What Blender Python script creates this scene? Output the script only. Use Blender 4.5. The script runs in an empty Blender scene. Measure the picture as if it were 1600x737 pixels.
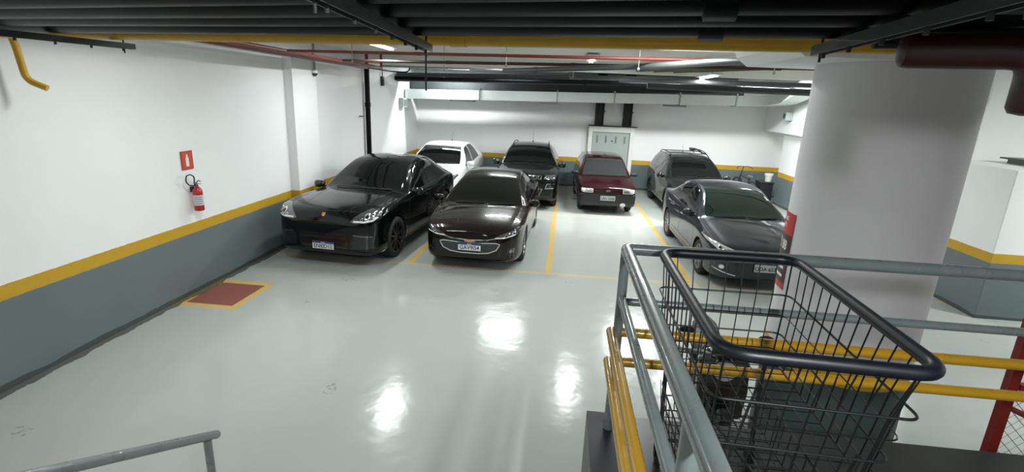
import bpy, bmesh, math, random
from mathutils import Vector, Matrix
from mathutils.bvhtree import BVHTree
from mathutils.geometry import delaunay_2d_cdt
random.seed(7)
SC = bpy.context.scene
COL = SC.collection
PI = math.pi
# ------------------------------------------------------------------ camera
F_PX, PITCH, ROLL, YAW, CAM_H = 792.0, 0.26627, 0.04279, 0.09221, 3.0
def make_camera():
    cy, sy = math.cos(YAW), math.sin(YAW)
    f0 = Vector((-sy, cy, 0)); r0 = Vector((cy, sy, 0)); u0 = Vector((0, 0, 1))
    f = f0*math.cos(PITCH) - u0*math.sin(PITCH); u = u0*math.cos(PITCH) + f0*math.sin(PITCH)
    r = r0*math.cos(ROLL) + u*math.sin(ROLL); u2 = u*math.cos(ROLL) - r0*math.sin(ROLL)
    cd = bpy.data.cameras.new('camera'); cd.sensor_width = 36; cd.lens = 36*F_PX/1600
    cd.clip_start = 0.03; cd.clip_end = 200
    co = bpy.data.objects.new('camera', cd); COL.objects.link(co)
    M = Matrix((r, u2, -f)).transposed().to_4x4(); M.translation = (0, 0, CAM_H)
    co.matrix_world = M; SC.camera = co
make_camera()
# ------------------------------------------------------------------ world, exposure
w = bpy.data.worlds.new('world'); SC.world = w; w.use_nodes = True
w.node_tree.nodes['Background'].inputs[0].default_value = (0.9, 0.95, 1, 1)
w.node_tree.nodes['Background'].inputs[1].default_value = 0.05
SC.view_settings.view_transform = 'Standard'; SC.view_settings.look = 'None'
SC.view_settings.gamma = 1; SC.view_settings.use_curve_mapping = False
SC.view_settings.exposure = 0.0
LIGHT_W = 72.0          # watts of one ceiling batten
# ceiling battens: x, y, z, power factor, turn about z
LAMPS = [(-3.45, 9.6, 3.80, 1.0, PI/2), (-1.5, 13.9, 3.80, 1.5, 0), (0.47, 11.1, 3.80, .9, PI/2), (2.95, 11.6, 3.585, .9, PI/2),
         (-3.7, 16.62, 3.80, 1.6, 0), (2.3, 13.9, 3.80, 3.4, 0), (8.6, 11.5, 3.80, 2.6, 0), (9.2, 6.2, 3.80, 3.4, 0),  # second one here is added to brighten the back wall
         (-3.2, 5.2, 3.80, .8, 0), (0.9, 6.4, 3.80, 1.1, 0), (-2.5, 0.6, 3.80, .35, PI/2), (1.2, -1.2, 3.80, 3.4, PI/2), (5.0, 14.0, 3.80, 3.2, 0)]  # all but the second on this line are added as fill light

# ------------------------------------------------------------------ materials
def newmat(name):
    m = bpy.data.materials.new(name); m.use_nodes = True
    return m, m.node_tree.nodes, m.node_tree.links, m.node_tree.nodes['Principled BSDF']
def mat(name, col, rough=.5, metal=0, coat=0, emit=None, es=0, noise=0, nscale=8, bump=0, spec=None, alpha=1, trans=0):
    m, N, L, b = newmat(name)
    c = tuple(col) + (1,)
    b.inputs['Base Color'].default_value = c; b.inputs['Roughness'].default_value = rough
    b.inputs['Metallic'].default_value = metal
    if coat: b.inputs['Coat Weight'].default_value = coat; b.inputs['Coat Roughness'].default_value = .03
    if spec is not None: b.inputs['Specular IOR Level'].default_value = spec
    if emit: b.inputs['Emission Color'].default_value = tuple(emit)+(1,); b.inputs['Emission Strength'].default_value = es
    if alpha < 1: b.inputs['Alpha'].default_value = alpha
    if trans: b.inputs['Transmission Weight'].default_value = trans
    tc = N.new('ShaderNodeTexCoord')
    nz = N.new('ShaderNodeTexNoise'); nz.inputs['Scale'].default_value = nscale; nz.inputs['Detail'].default_value = 6
    L.new(tc.outputs['Object'], nz.inputs['Vector'])
    if noise:
        mx = N.new('ShaderNodeMixRGB'); mx.blend_type = 'MIX'
        mx.inputs[1].default_value = tuple(max(0, x*(1-noise)) for x in col)+(1,)
        mx.inputs[2].default_value = tuple(min(1, x*(1+noise)) for x in col)+(1,)
        L.new(nz.outputs['Fac'], mx.inputs[0]); L.new(mx.outputs[0], b.inputs['Base Color'])
    mr = N.new('ShaderNodeMapRange'); mr.inputs[3].default_value = max(0, rough*.85); mr.inputs[4].default_value = min(1, rough*1.15)
    L.new(nz.outputs['Fac'], mr.inputs[0]); L.new(mr.outputs[0], b.inputs['Roughness'])
    if bump:
        bp = N.new('ShaderNodeBump'); bp.inputs['Strength'].default_value = bump; bp.inputs['Distance'].default_value = .01
        L.new(nz.outputs['Fac'], bp.inputs['Height']); L.new(bp.outputs[0], b.inputs['Normal'])
    return m
def mnode(N, L, op, a, b=None, c=None):
    n = N.new('ShaderNodeMath'); n.operation = op
    for i, v in enumerate((a, b, c)):
        if v is None: continue
        if isinstance(v, (int, float)): n.inputs[i].default_value = v
        else: L.new(v, n.inputs[i])
    return n.outputs[0]
def wall_material(name, white=(.85, .86, .86), plain=False):
    m, N, L, b = newmat(name)
    g = N.new('ShaderNodeNewGeometry'); sp = N.new('ShaderNodeSeparateXYZ'); L.new(g.outputs['Position'], sp.inputs[0])
    nz = N.new('ShaderNodeTexNoise'); nz.inputs['Scale'].default_value = 1.3; nz.inputs['Detail'].default_value = 8
    L.new(g.outputs['Position'], nz.inputs['Vector'])
    fine = N.new('ShaderNodeTexNoise'); fine.inputs['Scale'].default_value = 14; fine.inputs['Detail'].default_value = 8
    L.new(g.outputs['Position'], fine.inputs['Vector'])
    z = mnode(N, L, 'ADD', sp.outputs[2], mnode(N, L, 'MULTIPLY', mnode(N, L, 'SUBTRACT', fine.outputs['Fac'], .5), .012))
    def mix(fac, c1, c2):
        x = N.new('ShaderNodeMixRGB')
        for i, v in ((0, fac), (1, c1), (2, c2)):
            if isinstance(v, tuple): x.inputs[i].default_value = v + (1,)
            elif isinstance(v, (int, float)): x.inputs[i].default_value = v
            else: L.new(v, x.inputs[i])
        return x.outputs[0]
    wht = mix(nz.outputs['Fac'], tuple(c*.95 for c in white), tuple(min(1, c*1.04) for c in white))
    if plain: col = wht
    else:
        gry = mix(nz.outputs['Fac'], (.115, .150, .160), (.150, .185, .190))
        yel = mix(fine.outputs['Fac'], (.50, .29, .010), (.58, .34, .015))
        col = mix(mnode(N, L, 'GREATER_THAN', z, .895), gry, yel)
        col = mix(mnode(N, L, 'GREATER_THAN', z, 1.045), col, wht)
        # damp grime with a ragged edge along the foot of the wall
        d = mnode(N, L, 'LESS_THAN', sp.outputs[2], mnode(N, L, 'MULTIPLY', nz.outputs['Fac'], .13))
        col = mix(mnode(N, L, 'MULTIPLY', d, .75), col, (.035, .04, .035))
    L.new(col, b.inputs['Base Color']); b.inputs['Roughness'].default_value = .55
    bp = N.new('ShaderNodeBump'); bp.inputs['Strength'].default_value = .12; bp.inputs['Distance'].default_value = .01
    L.new(fine.outputs['Fac'], bp.inputs['Height']); L.new(bp.outputs[0], b.inputs['Normal'])
    return m
def floor_material():
    m, N, L, b = newmat('painted_floor')
    g = N.new('ShaderNodeNewGeometry'); sp = N.new('ShaderNodeSeparateXYZ'); L.new(g.outputs['Position'], sp.inputs[0])
    X, Y = sp.outputs[0], sp.outputs[1]
    def noise(s, d=6, r=.55):
        n = N.new('ShaderNodeTexNoise'); n.inputs['Scale'].default_value = s; n.inputs['Detail'].default_value = d
        n.inputs['Roughness'].default_value = r
        L.new(g.outputs['Position'], n.inputs['Vector']); return n.outputs['Fac']
    big, mid, fine = noise(.5), noise(3, 8), noise(22, 8, .7)
    wob = mnode(N, L, 'MULTIPLY', mnode(N, L, 'SUBTRACT', mid, .5), .02)
    def rect(x0, x1, y0, y1):
        a = mnode(N, L, 'LESS_THAN', mnode(N, L, 'ABSOLUTE', mnode(N, L, 'SUBTRACT', mnode(N, L, 'ADD', X, wob), (x0+x1)/2)), (x1-x0)/2)
        c = mnode(N, L, 'LESS_THAN', mnode(N, L, 'ABSOLUTE', mnode(N, L, 'SUBTRACT', mnode(N, L, 'ADD', Y, wob), (y0+y1)/2)), (y1-y0)/2)
        return mnode(N, L, 'MULTIPLY', a, c)
    def union(rs):
        o = rect(*rs[0])
        for r in rs[1:]: o = mnode(N, L, 'MAXIMUM', o, rect(*r))
        return o
    def mix(fac, c1, c2):
        x = N.new('ShaderNodeMixRGB')
        for i, v in ((0, fac), (1, c1), (2, c2)):
            if isinstance(v, tuple): x.inputs[i].default_value = v + (1,)
            elif isinstance(v, (int, float)): x.inputs[i].default_value = v
            else: L.new(v, x.inputs[i])
        return x.outputs[0]
    strong = union([(-.17, -.06, 8.62, 18.3), (2.32, 2.43, 8.62, 18.3), (-2.71, -2.59, 8.62, 18.3), (4.84, 4.95, 8.62, 18.3),
                    (-5.31, -5.2, 6.1, 7.15), (-4.5, -4.39, 6.1, 7.15), (-5.31, -4.39, 6.1, 6.22), (-5.31, -4.39, 7.03, 7.15)])
    faint = union([(-5.31, 6.55, 8.52, 8.64), (-5.31, 4.95, 13.3, 13.41)])
    red = rect(-5.2, -4.5, 6.22, 7.03)
    base = mix(big, (.395, .425, .405), (.455, .485, .465))
    base = mix(mnode(N, L, 'MULTIPLY', mid, .25), base, (.36, .375, .34))
    # small scuffs
    sc = mnode(N, L, 'GREATER_THAN', noise(1.9, 2, .3), .735)
    base = mix(mnode(N, L, 'MULTIPLY', mnode(N, L, 'MULTIPLY', sc, mnode(N, L, 'GREATER_THAN', fine, .55)), .5), base, (.12, .12, .11))
    wr = N.new('ShaderNodeMapRange'); wr.inputs[1].default_value = .35; wr.inputs[2].default_value = .62; wr.inputs[3].default_value = .95; wr.inputs[4].default_value = .72
    L.new(mid, wr.inputs[0])
    base = mix(mnode(N, L, 'MULTIPLY', strong, wr.outputs[0]), base, (.70, .44, .08))
    base = mix(mnode(N, L, 'MULTIPLY', faint, mnode(N, L, 'MULTIPLY', wr.outputs[0], .62)), base, (.68, .50, .22))
    base = mix(mnode(N, L, 'MULTIPLY', red, .95), base, (.27, .075, .05))
    # wet dirt in the gutter at the left wall
    gut = mnode(N, L, 'LESS_THAN', mnode(N, L, 'SUBTRACT', X, -5.31), mnode(N, L, 'MULTIPLY', mid, .20))
    base = mix(mnode(N, L, 'MULTIPLY', gut, .8), base, (.05, .055, .045))
    L.new(base, b.inputs['Base Color'])
    rr = N.new('ShaderNodeMapRange'); rr.inputs[3].default_value = .07; rr.inputs[4].default_value = .26
    L.new(mid, rr.inputs[0]); L.new(rr.outputs[0], b.inputs['Roughness'])
    b.inputs['Specular IOR Level'].default_value = .33
    bp = N.new('ShaderNodeBump'); bp.inputs['Strength'].default_value = .5; bp.inputs['Distance'].default_value = .012
    L.new(noise(2.2, 3), bp.inputs['Height']); L.new(bp.outputs[0], b.inputs['Normal'])
    return m
M = {}
M['wall'] = wall_material('banded_wall'); M['plain'] = wall_material('white_wall', plain=True)
M['ceiling'] = mat('ceiling_paint', (.74, .73, .69), .7, noise=.06, nscale=2)
M['floor'] = floor_material()
M['plaster'] = mat('lavender_plaster', (.52, .50, .53), .6, noise=.07, nscale=3, bump=.15)
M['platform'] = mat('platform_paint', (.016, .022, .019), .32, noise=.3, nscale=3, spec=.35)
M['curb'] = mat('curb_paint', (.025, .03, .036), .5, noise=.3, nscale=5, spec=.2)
M['step'] = mat('step_concrete', (.30, .31, .30), .5, noise=.1)
M['grey_rail'] = mat('grey_rail_paint', (.16, .195, .195), .28, noise=.22, nscale=9, coat=.3, bump=.05)
M['yellow_rail'] = mat('yellow_rail_paint', (.46, .25, .012), .28, noise=.12, nscale=8, coat=.3)
M['black_pipe'] = mat('black_pipe', (.002, .0025, .0035), .4, spec=.12, noise=.3, nscale=6)
M['navy_pipe'] = mat('dark_slate_pipe', (.003, .0045, .006), .4, spec=.15, noise=.3, nscale=6)
M['yellow_pipe'] = mat('yellow_pipe', (.60, .34, .02), .4, noise=.15)
M['red_pipe'] = mat('red_pipe', (.17, .03, .02), .4, noise=.15)
M['maroon_pipe'] = mat('maroon_pipe', (.035, .008, .007), .45, noise=.2)
M['brown_pipe'] = mat('brown_pipe', (.055, .025, .02), .45, noise=.15)
M['grey_pipe'] = mat('grey_pipe', (.08, .085, .085), .4, noise=.15)
M['steel'] = mat('galvanised_steel', (.30, .32, .32), .4, .6, noise=.2)
M['dark_steel'] = mat('dark_steel', (.018, .024, .024), .45, .2, noise=.2)
M['duct'] = mat('white_duct', (.66, .71, .70), .4, noise=.05)
M['shade_duct'] = mat('shade_grey', (.045, .055, .058), .5, noise=.2)  # dark tone puts the shade above the white duct into the colour
M['tray'] = mat('black_cable_tray', (.012, .014, .015), .5)
M['cable'] = mat('cable_bundle', (.10, .11, .06), .6, noise=.5, nscale=20)
M['panel'] = mat('cabinet_grey', (.38, .43, .41), .4)
M['white'] = mat('white_paint', (.78, .78, .76), .4)
M['vent'] = mat('vent_slot', (.05, .06, .06), .6)
M['tube'] = mat('lamp_tube', (1, 1, 1), .3, emit=(.93, 1, .97), es=7)
M['lamp_body'] = mat('lamp_body', (.7, .7, .7), .4)
M['fire_red'] = mat('fire_red', (.42, .012, .015), .3, coat=.4)
M['sign_red'] = mat('sign_red', (.45, .03, .02), .45)
M['sign_orange'] = mat('sign_orange', (.55, .08, .03), .45)
M['sign_dark'] = mat('sign_charcoal', (.035, .022, .025), .45)
M['sign_white'] = mat('sign_white', (.8, .76, .74), .5)
M['label_white'] = mat('label_white', (.6, .6, .62), .5)
M['black_plastic'] = mat('black_plastic', (.012, .013, .015), .45, noise=.2)
M['grey_plastic'] = mat('grey_plastic', (.12, .12, .12), .5)
M['foam'] = mat('navy_foam_grip', (.005, .007, .013), .4, noise=.3, nscale=30)
M['wire'] = mat('black_wire', (.008, .010, .011), .35)
M['rubber'] = mat('tyre_rubber', (.012, .012, .013), .7, noise=.2, nscale=30)
M['fence_red'] = mat('red_fence_paint', (.20, .018, .014), .4, noise=.1)
M['mesh_wire'] = mat('mesh_wire', (.25, .22, .18), .5, .4)
# car materials
def paint(name, col, metal=.0, rough=.22): return mat(name, col, rough, metal, coat=.8, spec=.05)
M['p_black'] = paint('black_car_paint', (.002, .0025, .003))
M['p_brown'] = paint('dark_brown_car_paint', (.010, .006, .0055), .2)
M['p_jeep'] = paint('black_green_car_paint', (.003, .004, .004))
M['p_red'] = paint('dark_red_car_paint', (.022, .0035, .006), .1, .3)
M['p_white'] = paint('white_car_paint', (.74, .76, .76))
M['p_grey'] = paint('graphite_car_paint', (.030, .035, .042), .4, .3)
M['p_wagon'] = paint('dark_grey_car_paint', (.009, .011, .010), .2, .3)
M['glass'] = mat('tinted_glass', (.003, .004, .004), .02, spec=.5)
M['glass_green'] = mat('green_tinted_glass', (.010, .022, .018), .02, spec=.55)
M['glass_grey'] = mat('grey_tinted_glass', (.025, .028, .028), .03, spec=.6)
M['chrome'] = mat('chrome', (.75, .76, .78), .12, 1)
M['dark_chrome'] = mat('dark_chrome', (.20, .21, .22), .2, 1)
M['lamp_glass'] = mat('headlamp_glass', (.16, .17, .18), .08, .7, coat=1)
M['lamp_clear'] = mat('clear_headlamp', (.55, .56, .55), .15, .3, coat=1)
M['drl'] = mat('daylight_strip', (.85, .87, .9), .2, coat=1)
M['trim'] = mat('black_trim', (.010, .010, .011), .5)
M['gloss_black'] = mat('gloss_black_trim', (.006, .006, .007), .12, coat=.5)
M['alloy'] = mat('alloy_wheel', (.34, .35, .36), .3, .8)
M['dark_alloy'] = mat('dark_alloy_wheel', (.04, .04, .042), .3, .7)
M['plate'] = mat('plate_white', (.72, .74, .76), .4)
M['plate_old'] = mat('plate_grey', (.42, .43, .42), .4)
M['plate_blue'] = mat('plate_blue', (.02, .05, .22), .4)
M['ink'] = mat('plate_ink', (.02, .02, .025), .5)
M['gold'] = mat('gold_badge', (.65, .45, .16), .25, .8)
M['well'] = mat('wheel_well', (.006, .006, .006), .9)
M['liner'] = M['well']

# ------------------------------------------------------------------ object helpers
def link(name, me, m=None, parent=None, smooth=None):
    if m is not None and not me.materials: me.materials.append(m)
    o = bpy.data.objects.new(name, me); COL.objects.link(o)
    if parent is not None: o.parent = parent
    if smooth is not None:
        for p in me.polygons: p.use_smooth = True
        me.set_sharp_from_angle(angle=math.radians(smooth))
    return o
def tag(o, label, cat, group=None):
    o['label'] = label; o['category'] = cat
    if group: o['group'] = group
    return o
def thing(name, loc, rz, label, cat, group=None):
    o = bpy.data.objects.new(name, None); COL.objects.link(o); o.location = loc; o.rotation_euler = (0, 0, rz)
    return tag(o, label, cat, group)
def struct(o): o['kind'] = 'structure'; return o
class MB:
    def __init__(s): s.v = []; s.f = []
    def add(s, vs, fs):
        n = len(s.v); s.v += [tuple(v) for v in vs]; s.f += [tuple(i+n for i in f) for f in fs]; return s
    def box(s, x0, x1, y0, y1, z0, z1, Mx=None):
        vs = [Vector((x, y, z)) for z in (z0, z1) for y in (y0, y1) for x in (x0, x1)]
        if Mx: vs = [Mx @ v for v in vs]
        return s.add(vs, [(0, 2, 3, 1), (4, 5, 7, 6), (0, 1, 5, 4), (2, 6, 7, 3), (0, 4, 6, 2), (1, 3, 7, 5)])
    def tube(s, pts, r, n=12, closed=False):
        P = [Vector(p) for p in pts]; K = len(P); rings = []
        T = []
        for i in range(K):
            a = P[(i-1) % K] if (closed or i > 0) else P[i]; b = P[(i+1) % K] if (closed or i < K-1) else P[i]
            T.append((b-a).normalized())
        up = Vector((0, 0, 1))
        if abs(T[0].dot(up)) > .9: up = Vector((0, 1, 0))
        N = (up - T[0]*up.dot(T[0])).normalized(); base = len(s.v)
        for i in range(K):
            N = (N - T[i]*N.dot(T[i])); N = N.normalized() if N.length > 1e-6 else T[i].orthogonal().normalized()
            B = T[i].cross(N); rr = r[i] if isinstance(r, (list, tuple)) else r
            for k in range(n):
                a = 2*PI*k/n; s.v.append(tuple(P[i] + N*(math.cos(a)*rr) + B*(math.sin(a)*rr)))
        segs = K if closed else K-1
        for i in range(segs):
            j = (i+1) % K
            for k in range(n):
                l = (k+1) % n
                s.f.append((base+i*n+k, base+i*n+l, base+j*n+l, base+j*n+k))
        if not closed:
            s.f.append(tuple(base+k for k in reversed(range(n)))); s.f.append(tuple(base+(K-1)*n+k for k in range(n)))
        return s
    def lathe(s, prof, n=24, Mx=None, a0=0, a1=2*PI):
        # prof: (r, h) revolve about z
        base = len(s.v); full = abs(a1-a0-2*PI) < 1e-6; c = n if full else n+1
        for r, h in prof:
            for k in range(c):
                a = a0+(a1-a0)*k/n; v = Vector((r*math.cos(a), r*math.sin(a), h))
                if Mx: v = Mx @ v
                s.v.append(tuple(v))
        for i in range(len(prof)-1):
            for k in range(n):
                l = (k+1) % c
                s.f.append((base+i*c+k, base+i*c+l, base+(i+1)*c+l, base+(i+1)*c+k))
        return s
    def prism(s, poly, z0, z1, Mx=None):
        n = len(poly); vs = [Vector((x, y, z0)) for x, y in poly] + [Vector((x, y, z1)) for x, y in poly]
        if Mx: vs = [Mx @ v for v in vs]
        return s.add(vs, [tuple(reversed(range(n))), tuple(range(n, 2*n))] + [(i, (i+1) % n, n+(i+1) % n, n+i) for i in range(n)])
    def mesh(s, name, m=None):
        me = bpy.data.meshes.new(name); me.from_pydata(s.v, [], s.f); me.update()
        bm = bmesh.new(); bm.from_mesh(me); bmesh.ops.recalc_face_normals(bm, faces=bm.faces); bm.to_mesh(me); bm.free()
        if m: me.materials.append(m)
        return me
    def build(s, name, m, parent=None, smooth=35, bevel=0):
        o = link(name, s.mesh(name, m), None, parent, smooth)
        if bevel:
            b = o.modifiers.new('bevel', 'BEVEL'); b.width = bevel; b.segments = 2; b.limit_method = 'ANGLE'
        return o
def fillet(pts, r, n=6, closed=False):
    P = [Vector(p) for p in pts]; K = len(P); out = []
    for i in range(K):
        if not closed and i in (0, K-1): out.append(P[i]); continue
        a, b, c = P[(i-1) % K], P[i], P[(i+1) % K]; u = (a-b); v = (c-b); rr = min(r, u.length*.49, v.length*.49)
        p0 = b+u.normalized()*rr; p1 = b+v.normalized()*rr
        for k in range(n+1):
            t = k/n; out.append(p0*(1-t)**2 + b*2*t*(1-t) + p1*t*t)
    return out
def text_mesh(s, size, name='letters'):
    cu = bpy.data.curves.new(name, 'FONT'); cu.body = s; cu.size = size; cu.align_x = 'CENTER'; cu.align_y = 'CENTER'; cu.extrude = .0008
    cu.offset = size*.012
    o = bpy.data.objects.new(name, cu); COL.objects.link(o)
    bpy.context.view_layer.update()
    me = bpy.data.meshes.new_from_object(o.evaluated_get(bpy.context.evaluated_depsgraph_get()))
    bpy.data.objects.remove(o); return me
RX90 = Matrix.Rotation(PI/2, 4, 'X')
def text_obj(name, s, size, m, Mx, parent, sx=1):
    me = text_mesh(s, size); me.transform(Mx @ Matrix.Diagonal((sx, 1, 1, 1))); me.materials.clear()
    return link(name, me, m, parent)

# ------------------------------------------------------------------ the room
XL, YB, ZC, XR, YF = -5.31, 18.30, 3.90, 12.5, -4.0
struct(MB().box(XL-.3, XR+.3, YF-.3, YB+.3, -.3, 0).build('floor', M['floor'], smooth=None))
struct(MB().box(XL-.3, XR+.3, YF-.3, YB+.3, ZC, ZC+.3).build('ceiling', M['ceiling'], smooth=None))
# left wall with its pilaster
struct(MB().box(XL-.3, XL, YF, YB, 0, ZC).box(XL-.05, -5.14, 9.47, 10.41, 0, ZC).build('wall_left', M['wall'], smooth=None))
struct(MB().box(XL-.3, XR+.3, YB, YB+.3, 0, ZC).build('wall_back', M['wall'], smooth=None))
struct(MB().box(XR, XR+.3, YF, YB, 0, ZC).build('wall_right', M['wall'], smooth=None))
struct(MB().box(XL-.3, XR+.3, YF-.3, YF, 0, ZC).build('wall_front', M['wall'], smooth=None))
# beam over the left wall, ceiling beams
struct(MB().box(XL-.02, -5.14, 5.6, 9.48, 3.58, ZC).build('trim_1', M['plain'], smooth=None))
for i, (y, zb) in enumerate(((7.0, 3.66), (12.75, 3.66))):
    struct(MB().box(XL, 6.6, y, y+.25, zb, ZC).build('trim_%d' % (i+2), M['ceiling'], smooth=None))
# pillar, lintel and short return wall at the far right corner
struct(MB().box(6.95, 7.5, 15.85, 17.15, 0, 2.3).box(6.7, 7.5, 12.9, YB, 2.28, ZC).build('wall_corner', M['wall'], smooth=None))
# half-height block and the bright wall behind it at right
struct(MB().box(6.50, 9.4, 7.97, 9.5, 0, 2.29).build('wall_block', M['wall'], smooth=None, bevel=.01))
struct(MB().box(7.0, 12.5, 9.5, 9.8, 0, ZC).build('wall_recess', M['plain'], smooth=None))
# round column with the painted foot; capital of the beam on top
def column():
    prof = [(.553, 0), (.553, .5), (.553, 3.46), (.553, ZC)]
    me = MB().lathe(prof, 72, Matrix.Translation((2.49, 4.33, 0))).mesh('column_shaft')
    m, N, L, b = newmat('column_paint')
    g = N.new('ShaderNodeNewGeometry'); sp = N.new('ShaderNodeSeparateXYZ'); L.new(g.outputs['Position'], sp.inputs[0])
    nz = N.new('ShaderNodeTexNoise'); nz.inputs['Scale'].default_value = 4; nz.inputs['Detail'].default_value = 9; nz.inputs['Roughness'].default_value = .65
    L.new(g.outputs['Position'], nz.inputs['Vector'])
    def mix(fac, c1, c2):
        x = N.new('ShaderNodeMixRGB')
        for i, v in ((0, fac), (1, c1), (2, c2)):
            if isinstance(v, tuple): x.inputs[i].default_value = v + (1,)
            else: L.new(v, x.inputs[i])
        return x.outputs[0]
    c = mix(mnode(N, L, 'GREATER_THAN', sp.outputs[2], .90), (.06, .09, .085), (.52, .30, .015))
    lav = mix(nz.outputs['Fac'], (.60, .58, .60), (.68, .66, .69))
    c = mix(mnode(N, L, 'GREATER_THAN', sp.outputs[2], 1.05), c, lav)
    L.new(c, b.inputs['Base Color']); b.inputs['Roughness'].default_value = .6
    bp = N.new('ShaderNodeBump'); bp.inputs['Strength'].default_value = .35; bp.inputs['Distance'].default_value = .01
    L.new(nz.outputs['Fac'], bp.inputs['Height']); L.new(bp.outputs[0], b.inputs['Normal'])
    o = link('column', me, m, None, 50); o['kind'] = 'structure'
    # deep beam resting on the column, its left end chamfered
    MBk = MB()
    poly = [(1.42, 3.9), (1.43, 3.55), (1.48, 3.42), (1.58, 3.35), (7.5, 3.33), (7.5, 3.9)]
    Mx = Matrix.Translation((0, 4.95, 0)) @ RX90
    MBk.prism(poly, 0, 1.15, Mx)
    struct(MBk.build('trim_4', M['plain'], smooth=None))
column()
# landing on which the cart stands
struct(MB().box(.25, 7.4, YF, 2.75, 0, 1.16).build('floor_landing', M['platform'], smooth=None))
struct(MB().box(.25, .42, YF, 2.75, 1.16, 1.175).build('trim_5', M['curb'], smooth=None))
st = MB()
for i in range(9): st.box(-2.1, .25, 2.76-.31*(i+1), 2.76-.31*i+ (.02 if i else 0), 0, .17*(i+1))
st.box(-2.1, .25, YF, 2.76-.31*9+.02, 0, 1.53)
struct(st.build('stairs', M['step'], smooth=None))

# ------------------------------------------------------------------ ceiling battens
def make_lamp(i, x, y, z, k, rz):
    t = thing('ceiling_light', (x, y, z), rz, '', 'light', 'fluorescent battens under the garage ceiling')
    MB().box(-.62, .62, -.12, .12, .02, .07).build('housing', M['lamp_body'], t, None)
    if z+.07 < ZC-.02:
        for s in (-.4, .4): MB().tube([(s, 0, .06), (s, 0, ZC-z)], .004, 6).build('suspension_rod', M['steel'], t)
    for s in (-.028, .028): MB().tube([(-.58, s, 0), (.58, s, 0)], .013, 10).build('tube', M['tube'], t)
    ld = bpy.data.lights.new('batten_glow', 'AREA'); ld.shape = 'RECTANGLE'; ld.size = 1.16; ld.size_y = .13; ld.energy = LIGHT_W*k
    ld.color = (.955, 1.0, .99)
    lo = bpy.data.objects.new('batten_glow', ld); COL.objects.link(lo); lo.parent = t; lo.location = (0, 0, -.02)
    return t
LAMP_LABELS = ['ceiling batten turned lengthwise before the nose of the black coupe SUV', 'lit ceiling batten in front of the black SUV with roof rails',
  'lit ceiling batten over the empty bay line before the dark red hatchback', 'bare lit lamp glowing under the ceiling above the grey sedan',
  'ceiling batten above the white crossover in the far left corner', 'fill batten added over the dark estate to brighten the back wall',
  'ceiling batten beyond the round column, toward the back', 'ceiling batten over the half-height wall block at right',
  'fill batten added above the red floor square to brighten the left wall', 'ceiling batten hung behind the near black pipes',
  'unseen fill batten added above the stair flight', 'unseen fill batten added above the landing to light the column', 'fill batten added near the back right corner to brighten the back wall']
for i, a in enumerate(LAMPS): make_lamp(i, *a)['label'] = LAMP_LABELS[i]

# ------------------------------------------------------------------ railings
def seg(name, a, b, r, m, parent, n=16): return MB().tube([a, b], r, n).build(name, m, parent)
cx, cyy = .365, 2.60
rail = thing('guard_rail', (cx, cyy, 1.16), 0, 'grey and yellow tubular guard rail round the landing beside the shopping cart', 'railing')
def loc(x, y, z): return (x-cx, y-cyy, z-1.16)
XE = 6.9
seg('corner_post', loc(cx, cyy, 1.16), loc(cx, cyy, 2.26), .026, M['grey_rail'], rail)
seg('post', loc(cx, 1.12, 1.16), loc(cx, 1.12, 2.25), .030, M['grey_rail'], rail)
seg('post', loc(cx, -.7, 1.16), loc(cx, -.7, 2.25), .026, M['grey_rail'], rail)
seg('post', loc(3.9, cyy, 1.16), loc(3.9, cyy, 2.25), .026, M['grey_rail'], rail)
seg('post', loc(XE, cyy, 1.16), loc(XE, cyy, 2.25), .026, M['grey_rail'], rail)
MB().tube(fillet([loc(cx, -.75, 2.26), loc(cx, cyy, 2.26), loc(XE, cyy, 2.26)], .03, 4), .031, 18).build('top_rail', M['grey_rail'], rail)
seg('middle_rail', loc(cx, -.7, 1.985), loc(cx, cyy, 1.985), .022, M['grey_rail'], rail)
seg('middle_rail', loc(cx, cyy, 1.965), loc(XE, cyy, 1.965), .022, M['grey_rail'], rail)
for z in (1.78, 1.60):
    seg('yellow_rail', loc(cx-.035, -.7, z), loc(cx-.035, cyy+.01, z), .028, M['yellow_rail'], rail)
    seg('yellow_rail', loc(cx, cyy+.01, z), loc(XE, cyy+.01, z), .028, M['yellow_rail'], rail)
hr = thing('stair_handrail', (-1.99, 2.42, 0), 0, 'grey tubular handrail with a yellow lower rail at bottom left', 'railing')
MB().tube([(0, .06, .94), (0, -.98, 1.51), (0, -2.6, 2.4)], .026, 16).build('top_rail', M['grey_rail'], hr)
MB().tube([(0, 0, .60), (0, -.98, 1.14), (0, -2.6, 2.03)], .02, 14).build('yellow_rail', M['yellow_rail'], hr)
seg('post', (0, -.02, .34), (0, -.02, .96), .023, M['grey_rail'], hr)
seg('post', (0, -2.4, 1.53), (0, -2.4, 2.28), .023, M['grey_rail'], hr)

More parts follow.
